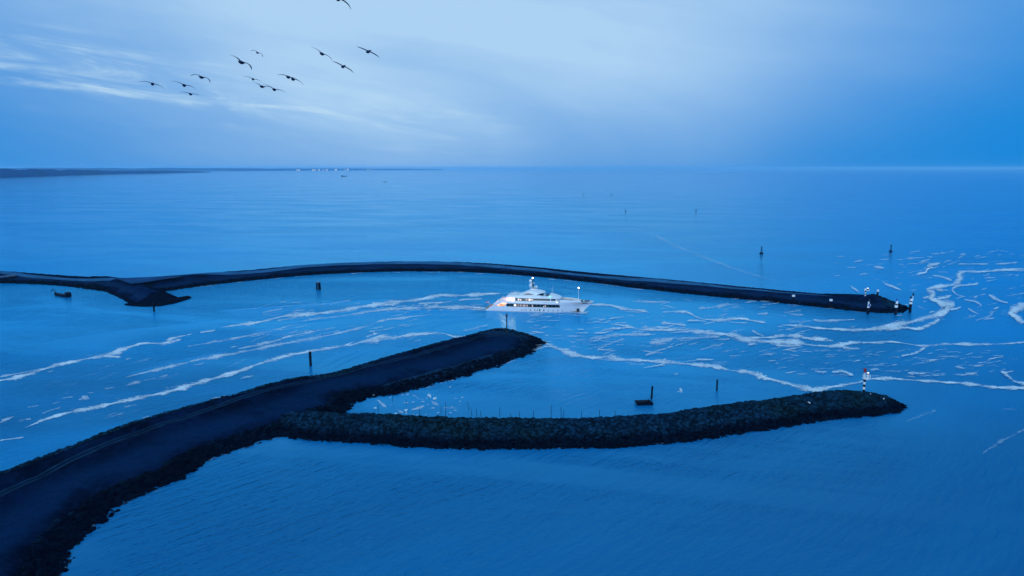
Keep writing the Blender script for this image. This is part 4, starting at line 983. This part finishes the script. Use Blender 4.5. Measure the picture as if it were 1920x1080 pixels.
def light_pile(px, pyb, pyt, label, kind):
    b = U(px, pyb, 0); h_ = ztop(b, pyt)
    e = empty('light_pile', tuple(b)); tag(e, label, 'pile')
    MB().lathe([(0.55, -1.5), (0.52, h_ * .45)], n=10).build('shaft', M['timber'], e)
    if kind == 0:
        MB().lathe([(0.5, h_ * .45), (0.5, h_ * .53)], n=10).build('collar', M['white'], e)
        MB().lathe([(0.32, h_ * .53), (0.32, h_ * .86)], n=10).build('post', M['white'], e)
        MB().box(-0.3, 0.4, -0.62, -0.5, h_ * .56, h_ * .70).build('blue_board', M['flagblue'], e)
        MB().box(0.45, 0.85, -0.2, 0.2, h_ * .55, h_ * .68).build('cabinet', M['white'], e)
        MB().lathe([(0.12, h_ * .86), (0.12, h_ * .95), (0.35, h_ * .96), (0.3, h_)], (0.3, 0, 0), 8).build('lantern', M['darkmetal'], e)
    elif kind == 1:
        MB().lathe([(0.65, h_ * .45), (0.65, h_ * .60)], n=10).build('collar', M['white'], e)
        MB().lathe([(0.4, h_ * .60), (0.4, h_ * .68)], n=10).build('band', M['black'], e)
        MB().lathe([(0.55, h_ * .68), (0.35, h_ * .86)], (0.2, 0, 0), 10).build('post', M['white'], e)
        MB().lathe([(0.2, h_ * .86), (0.35, h_ * .9), (0.3, h_ * .97), (0.05, h_)], n=8).build('lantern', M['flagblue'], e)
    else:
        MB().lathe([(0.65, h_ * .45), (0.65, h_ * .56)], n=10).build('collar', M['white'], e)
        MB().lathe([(0.45, h_ * .56), (0.45, h_ * .62)], n=10).build('band', M['black'], e)
        MB().lathe([(0.7, h_ * .62), (0.6, h_ * .72)], (0.2, 0, 0), 10).build('gallery', M['white'], e)
        MB().lathe([(0.3, h_ * .72), (0.3, h_ * .84)], (-0.2, 0, 0), 8).build('lantern', M['black'], e)
        MB().lathe([(0.14, h_ * .72), (0.14, h_ * .95)], (0.75, 0, 0), 8).build('staff', M['white'], e)
        MB().lathe([(0.32, h_ * .88), (0.32, h_)], (0.75, 0, 0), 8).build('topmark', M['black'], e)
light_pile(1627, 589, 562, 'dark pile carrying a white post with a blue board, in front of the mole end', 0)
light_pile(1679, 590, 560, 'dark pile with white tapering lamp housing and blue lantern, in front of the mole end', 1)
light_pile(1706, 586, 550, 'tall dark pile with white gallery and black topmark off the very tip of the mole', 2)
# poles on the mole's crest
p = on_mole(1370, 533.5); hh = ztop(p, 516) - p.z
banded('striped_pole', p, hh, 0.22, [(1 / 7, 'black' if k % 2 == 0 else 'white') for k in range(7)], 'thin black and white striped pole on the crest of the mole', 'pole')
p = on_mole(1393, 535); hh = ztop(p, 515) - p.z
e = empty('signal_mast', tuple(p)); tag(e, 'slim white signal mast with short arms on the crest of the mole', 'mast')
MB().lathe([(0.16, -0.2), (0.10, hh)], n=8).build('mast', M['white'], e)
MB().box(-0.9, 0.9, -0.06, 0.06, hh * .62, hh * .66).build('arm', M['white'], e)
MB().lathe([(0.25, hh * .72), (0.25, hh * .84)], (0.4, 0, 0), 8).build('lamp_housing', M['white'], e)
p = on_mole(579, 498.5); hh = ztop(p, 478) - p.z
e = empty('weather_mast', tuple(p)); tag(e, 'slender pale mast rising from the far bend of the mole', 'mast')
MB().lathe([(0.20, -0.2), (0.18, hh * .35)], n=8).build('foot', M['darkmetal'], e)
MB().lathe([(0.13, hh * .35), (0.08, hh)], n=8).build('mast', M['white'], e)
MB().box(-0.7, 0.7, -0.05, 0.05, hh * .96, hh * .98).build('arm', M['white'], e)
p = on_mole(566.5, 499); 
e = empty('equipment_cabinet', tuple(p)); tag(e, 'small dark cabinet on the mole next to the slender pale mast', 'cabinet')
MB().box(-0.6, 0.6, -0.5, 0.5, -0.1, 1.3).build('housing', M['darkmetal'], e); MB().box(-0.7, 0.7, -0.6, 0.6, 1.3, 1.42).build('roof', M['concrete'], e)

# thin stakes behind the rubble mound
for i, (px, pyb, pyt, ln) in enumerate([(709.6, 772, 757, 0), (735, 752, 737, .14), (762, 758, 750, 0), (788, 778, 762, -.1), (827, 774, 762, 0), (835, 781, 753, .04), (880, 768, 753, -.2), (886, 779, 764, -.2), (896, 783, 766, -.18), (903, 784, 770, -.16),
                                    (938, 784, 763, -.06), (959, 784, 775, -.2), (974, 784, 771, 0), (1000, 784, 770, 0), (1033, 784, 759, .02), (1053, 784, 762, -.08), (1058, 784, 768, -.1), (1090, 784, 770, .03), (1124, 783, 768, 0), (1153, 783, 769, .02)]):
    b = U(px, pyb, 0.0 if pyb < 780 else 1.6); h_ = max(1.2, ztop(b, pyt) - b.z)
    e = mesh_obj('stake', MB().tube((0, 0, -1.5), (ln * h_, 0, h_), 0.07, 0.045, 6).v, MB().tube((0, 0, -1.5), (ln * h_, 0, h_), 0.07, 0.045, 6).f, M['timber'])
    e.location = b
    tag(e, 'thin dark stake sticking up from the water behind the rubble mound', 'stake', 'stakes behind the rubble mound')

# floating pontoon
a_, b_ = U(1193, 758.5), U(1223, 757.5); c_ = (a_ + b_) * 0.5; dv = b_ - a_; Lp = dv.length
e = empty('pontoon', tuple(c_), math.atan2(dv.y, dv.x)); tag(e, 'low dark floating pontoon moored by a leaning pile', 'pontoon')
pr = [(-Lp / 2 - 0.3, 0.85), (Lp / 2 - 0.5, 0.85), (Lp / 2, 0.55), (Lp / 2, -0.5), (-Lp / 2 + 0.35, -0.5)]
v = [(x, -0.9, z) for x, z in pr] + [(x, 0.9, z) for x, z in pr]; n = 5
mesh_obj('hull', v, [tuple(range(n)), tuple(range(2 * n - 1, n - 1, -1))] + [(i, i + n, (i + 1) % n + n, (i + 1) % n) for i in range(n)], M['rust'], e)
MB().box(-Lp / 2 - .2, Lp / 2 - .6, -0.85, 0.85, 0.852, 0.92).build('deck', M['timber'], e)
MB().lathe([(0.14, 0.92), (0.2, 1.25)], (Lp / 2 - 1.0, 0, 0), 8).build('bollard', M['rust'], e)
# dark work boat lying off the mole
a_, b_ = U(103, 553), U(130, 557.5); c_ = (a_ + b_) * 0.5; dv = b_ - a_; Lp = dv.length
e = empty('work_boat', tuple(c_), math.atan2(dv.y, dv.x)); tag(e, 'small dark boat with a raised boom at its bow, moored off the mole', 'boat')
st = [(-Lp / 2, 0.25, .9, 1.2), (-Lp / 2 + 1.5, 1.0, .8, 1.0), (0, 1.5, 0.75, .8), (Lp / 2 - 1.0, 1.5, .8, 1.1), (Lp / 2, 1.3, 1.2, 1.5)]
v = []; f = []
for x, wv, zz_, z1 in st: v += [(x, -wv * .6, -0.5), (x, -wv, z1), (x, wv, z1), (x, wv * .6, -0.5)]
for i in range(4): f += [(4 * i + k, 4 * i + (k + 1) % 4, 4 * i + 4 + (k + 1) % 4, 4 * i + 4 + k) for k in range(4)]
f += [(3, 2, 1, 0), (16, 17, 18, 19)]
mesh_obj('hull', v, f, M['rust'], e)
MB().box(Lp / 2 - 2.0, Lp / 2 - 0.1, -1.0, 1.0, 1.1, 2.4).build('engine_box', M['black'], e)
MB().tube((-Lp / 2 + 1.5, 0, 0.9), (-Lp / 2 - 1.0, 0, 2.8), 0.18).tube((-Lp / 2 - 1.0, 0, 2.8), (-Lp / 2 - 3.4, 0, 1.5), 0.14).build('boom', M['black'], e)
# jetty at the far left
a_, b_ = U(-60, 528, 2.2), U(32, 517.5, 3.0)
dv = b_ - a_; nv = Vector((-dv.y, dv.x, 0)).normalized() * 3.2
e = empty('jetty', (a_.x, a_.y, 0)); tag(e, 'pale concrete jetty running out from the mole over dark piles', 'jetty')
v = [a_, b_, b_ + nv, a_ + nv]; v = [(p.x - a_.x, p.y - a_.y, p.z + 0.6) for p in v] + [(p.x - a_.x, p.y - a_.y, p.z + 0.0) for p in v]
mesh_obj('deck', v, [(0, 1, 2, 3), (7, 6, 5, 4), (0, 4, 5, 1), (1, 5, 6, 2), (2, 6, 7, 3), (3, 7, 4, 0)], M['concrete'], e)
for k in range(6):
    u = (k + .5) / 6; pp = dv * u + nv * 0.15
    MB().tube((pp.x, pp.y, -1.5), (pp.x, pp.y, 2.3 + .8 * u), 0.35).build('pile', M['timber'], e)

# ------------------------------------------------------------------ buoys
def buoy(px, pyb, pyt, label, group=None, cone=True):
    b = U(px, pyb, 0); h_ = ztop(b, pyt)
    e = empty('buoy', tuple(b)); tag(e, label, 'buoy', group)
    MB().lathe([(h_ * .14, -0.8), (h_ * .22, 0.0), (h_ * .22, h_ * .15), (h_ * .15, h_ * .19)], n=12).build('float', M['rust'], e)
    mb = MB()
    for k in range(4):
        a1 = math.pi / 4 + k * math.pi / 2
        mb.tube((h_ * .14 * math.cos(a1), h_ * .14 * math.sin(a1), h_ * .18), (h_ * .05 * math.cos(a1), h_ * .05 * math.sin(a1), h_ * .66), h_ * .018, n=5)
    mb.build('tower', M['rust'], e)
    MB().lathe([(h_ * .07, h_ * .50), (h_ * .07, h_ * .64)], n=8).build('lantern', M['rust'], e)
    if cone: MB().lathe([(h_ * .10, h_ * .74), (0.02, h_)], n=8).tube((0, 0, h_ * .64), (0, 0, h_ * .76), h_ * .02).build('topmark', M['rust'], e)
    else: MB().lathe([(h_ * .09, h_ * .76), (h_ * .09, h_)], n=8).tube((0, 0, h_ * .64), (0, 0, h_ * .78), h_ * .02).build('topmark', M['rust'], e)
buoy(1427.5, 476, 461, 'dark navigation buoy with a pointed topmark on the open sea beyond the mole', None, True)
buoy(1670, 472, 459, 'dark navigation buoy with a can topmark on the open sea near the foam field', None, False)
for px, pyb, pyt in ((1094.5, 364.5, 361), (1146, 365, 361.5), (1173, 396.5, 391.5), (1305, 395.5, 390.5)):
    buoy(px, pyb, pyt, 'tiny distant buoy, a dark speck far out on the open sea', 'far buoys')

# ------------------------------------------------------------------ far boats and far shores
def boat(px, py, L, label, mt):
    b = U(px, py, 0); e = empty('boat', tuple(b)); tag(e, label, 'boat')
    w_ = L * .12; hgt = L * .05
    v = [(-L / 2, -w_, -.5), (L * .38, -w_, -.5), (L / 2, 0, -.5), (L * .38, w_, -.5), (-L / 2, w_, -.5)]; v += [(x * 1.02, y, hgt + (hgt if x > L * .3 else 0)) for x, y, z in v]
    mesh_obj('hull', v, [(4, 3, 2, 1, 0), (5, 6, 7, 8, 9)] + [(i, (i + 1) % 5, (i + 1) % 5 + 5, i + 5) for i in range(5)], M[mt], e)
    MB().box(-L * .40, -L * .15, -w_ * .8, w_ * .8, hgt, hgt * 3.4).build('cabin', M[mt], e)
    MB().tube((-L * .2, 0, hgt * 3), (-L * .2, 0, hgt * 5), L * .008).build('mast', M[mt], e)
boat(645, 330.8, 45, 'distant dark coaster low on the horizon water', 'rust')
boat(722, 341, 14, 'tiny distant boat drawing a thin wake', 'rust')
# land: low profile of dunes and woods along the shore line
def shore(name, pts, hfun, thick, label):
    c = catmull(np.array([tuple(U(x, y, 0))[:2] for x, y in pts]), 60.0)
    n = len(c); v = []; f = []
    for i, p in enumerate(c):
        u = i / (n - 1); d = p / np.linalg.norm(p); h_ = hfun(u) * (0.85 + 0.35 * vnoise(np.array([[u * 30, 0.3]]), 1.0, 9)[0] + 0.12 * vnoise(np.array([[u * 400, 0.7]]), 1.0, 10)[0])
        tk = thick * min(1, 6 * min(u + .3, 1 - u) + .05)
        v += [(p[0], p[1], -1), (p[0] + d[0] * 30, p[1] + d[1] * 30, h_ * .35), (p[0] + d[0] * tk * .3, p[1] + d[1] * tk * .3, h_), (p[0] + d[0] * tk, p[1] + d[1] * tk, h_ * .8), (p[0] + d[0] * tk, p[1] + d[1] * tk, -1)]
        if i: a = 5 * (i - 1); f += [(a + k, a + 5 + k, a + 6 + k, a + 1 + k) for k in range(4)]
    o = mesh_obj(name, v, f, M['farland']); tag(o, label, kind='structure'); return o
shore('headland', [(-500, 341), (-250, 337.5), (0, 333.5), (100, 330), (200, 327), (300, 325), (360, 323.8), (395, 323.2)], lambda u: 52 * (1 - u) ** 0.6 + 4, 900.0, 'low dark wooded headland')
shore('far_shore', [(-500, 321.4), (0, 320.6), (300, 320.2), (450, 320.0), (560, 319.4), (720, 318.8), (830, 318.4)], lambda u: 55 * (1 - u) ** .5 + 12, 700.0, 'thin flat line of far shore')
def far_house(px, py, hgt, wdt, label, group):
    b = U(px, py, 0); e = empty('far_building', tuple(b), math.atan2(-b.x, b.y)); tag(e, label, 'building', group)
    MB().box(-wdt / 2, wdt / 2, 0, wdt * .6, -2, hgt).build('wall', M['farwall'], e)
    MB().add([(-wdt * .55, -1, hgt), (wdt * .55, -1, hgt), (wdt * .55, wdt * .65, hgt), (-wdt * .55, wdt * .65, hgt), (-wdt * .5, wdt * .3, hgt * 1.3), (wdt * .5, wdt * .3, hgt * 1.3)], [(0, 1, 5, 4), (2, 3, 4, 5), (0, 4, 3), (1, 2, 5), (3, 2, 1, 0)]).build('roof', M['farwall'], e)
    k = 2
    for i in range(k): MB().box(-wdt * .45 + i * wdt * .5, -wdt * .05 + i * wdt * .5, -0.6, -0.3, hgt * .25, hgt * .85).build('lit_window', M['towngl'], e)
for px, py, hgt, wdt in ((262, 325.4, 10, 14), (276, 325.0, 9, 22), (282, 324.9, 10, 14)):
    far_house(px, py, hgt, wdt, 'far building with lit windows on the dark headland', 'lit buildings on the headland')
for i, px in enumerate((557, 561, 587, 591, 598, 606, 613, 629, 631, 646, 652, 690, 697, 716)):
    far_house(px, 319.6 - 0.8 * (px - 557) / 160, 22 + 9 * (i % 3 == 1), 26 + 16 * (i % 4 == 2), 'far building with lit windows on the thin line of far shore', 'lit buildings on the far shore')

# ------------------------------------------------------------------ birds
def bird(px, py, span_px, dep, roll, left, right, head, label):
    """left/right: wing bend (degrees up at the shoulder, degrees down at the wrist)"""
    sp = span_px * dep / FPX; hs = sp / 2
    c = at_depth(px, py, dep)
    e = empty('bird', tuple(c), R(head)); e.rotation_euler = (0, R(roll), R(head))
    tag(e, label, 'bird', 'birds of the flock')
    r = hs * 0.135
    # body and wings in one surface: x across, y along flight, z up
    V = []; F = []; n = 8
    st = [(-3.6, .10, 0), (-2.6, .55, 0), (-1.2, .95, -.05), (0.3, 1.0, -.1), (1.6, .72, 0), (2.3, .42, .12), (3.0, .40, .25), (3.6, .34, .25), (4.2, .06, .2)]
    for y, k, z in st:
        for i in range(n):
            a = 2 * math.pi * i / n
            V.append((r * k * math.cos(a), r * y, r * (z + k * .9 * math.sin(a))))
    F += [(k * n + i, k * n + (i + 1) % n, (k + 1) * n + (i + 1) % n, (k + 1) * n + i) for k in range(len(st) - 1) for i in range(n)]
    F += [tuple(range(n - 1, -1, -1)), tuple(range((len(st) - 1) * n, len(st) * n))]
    V += [(-r * .5, -r * 3.3, 0), (r * .5, -r * 3.3, 0), (r * .75, -r * 5.0, .02), (-r * .75, -r * 5.0, .02)]
    b = len(V) - 4; F.append((b, b + 1, b + 2, b + 3))
    for side, (up1, dn) in ((-1, left), (1, right)):
        x = r * .5; z = r * .35; segs = 9; L = (hs - r * .5) / segs
        b = len(V); ang = up1
        for i in range(segs + 1):
            u = i / segs
            ch = hs * (.36 - .10 * u) * (1 - u ** 5 * .85)
            sweep = hs * (.10 * math.sin(u * math.pi) - .20 * max(0, u - .45))
            th = hs * .030 * (1 - u * .85)
            V += [(side * x, sweep + ch * .42, z), (side * x, sweep + ch * .1, z + th), (side * x, sweep - ch * .58, z - th * .2), (side * x, sweep + ch * .1, z - th)]
            ang = up1 - (up1 + dn) * min(1, max(0, (u - .08) / .75)) ** 1.1
            x += L * math.cos(R(ang)) * 1.05; z += L * math.sin(R(ang))
        for i in range(segs):
            for k in range(4):
                q = (b + 4 * i + k, b + 4 * i + (k + 1) % 4, b + 4 * i + 4 + (k + 1) % 4, b + 4 * i + 4 + k)
                F.append(q if side < 0 else q[::-1])
        F.append(tuple(b + 4 * segs + k for k in range(4)))
    mesh_obj('body', V, F, M['feather'], e, smooth=True)
BANK, PAIR, TIPS, TRIO = 'dark bird banking beside another with its flat wings held in one slanting line', 'dark bird overlapping another in flight, one of a tight pair', 'dark round bodied bird flying wing tip to wing tip with another', 'dark bird of the loose trio at the tail of the flock, wings thin and spread'
for a in [(634, -2, 62, 36, 24, (8, 20), (10, 55), 20, 'largest dark bird of the flock, one long wing drooping'), (690, 97, 46, 44, 18, (8, 18), (8, 30), 30, BANK), (643, 125, 44, 45, 20, (12, 18), (8, 35), 30, BANK),
          (604, 101, 46, 46, 25, (15, 5), (5, 28), -5, 'dark bird with one wing raised straight, next to the banking pair'),
          (483, 99, 28, 62, 20, (30, 60), (10, 75), 0, 'small dark bird with both wings hooked sharply downward'), (453, 117, 52, 42, 22, (22, 8), (12, 50), -8, 'big dark bird with one wing held out level and the other drooping steeply'),
          (378, 145, 42, 48, 14, (22, 50), (10, 62), 0, 'dark bird with both wings arched down like a bow'), (474.5, 148.5, 34, 56, 14, (14, 20), (8, 30), 10, 'small dark bird just above the two flying wing tip to wing tip'),
          (491.5, 162.5, 40, 60, 18, (14, 0), (22, 10), -5, TIPS), (514.5, 168, 44, 55, 14, (22, 6), (12, 28), 5, TIPS), (540.5, 145, 40, 52, 14, (20, 35), (10, 25), 0, PAIR), (549.5, 148.5, 46, 46, 22, (12, 30), (8, 35), 4, PAIR),
          (286, 157.5, 46, 52, 10, (14, 32), (0, 45), 25, TRIO), (345.5, 160, 46, 54, 12, (16, 10), (8, 40), 15, TRIO), (357.5, 176.5, 38, 64, 8, (12, 20), (8, 20), 10, TRIO)]: bird(*a)
# gulls resting on the rubble mound
for px, py in ((1518, 751.5), (1629, 775.5), (1655, 765.5)):
    z = 2.0
    for _ in range(6): p = U(px, py, z); z = float(DB.h(np.array([[p.x, p.y]]))[0][0])
    p.z = z + 0.55
    e = empty('gull', tuple(p), random.uniform(0, 6)); tag(e, 'white gull resting on the dark stones of the rubble mound', 'gull', 'gulls on the rubble mound')
    MB().lathe([(0.02, -.34), (.10, -.22), (.15, 0), (.12, .17), (.07, .27), (.09, .36), (.07, .43), (.01, .47)], n=8).build('body', M['gull'], e, True).rotation_euler = (R(-62), 0, 0)
    MB().tube((.04, 0, -.05), (.04, 0, -.5), .02, n=5).build('leg', M['rust'], e); MB().tube((-.04, 0, -.05), (-.04, 0, -.5), .02, n=5).build('leg', M['rust'], e)
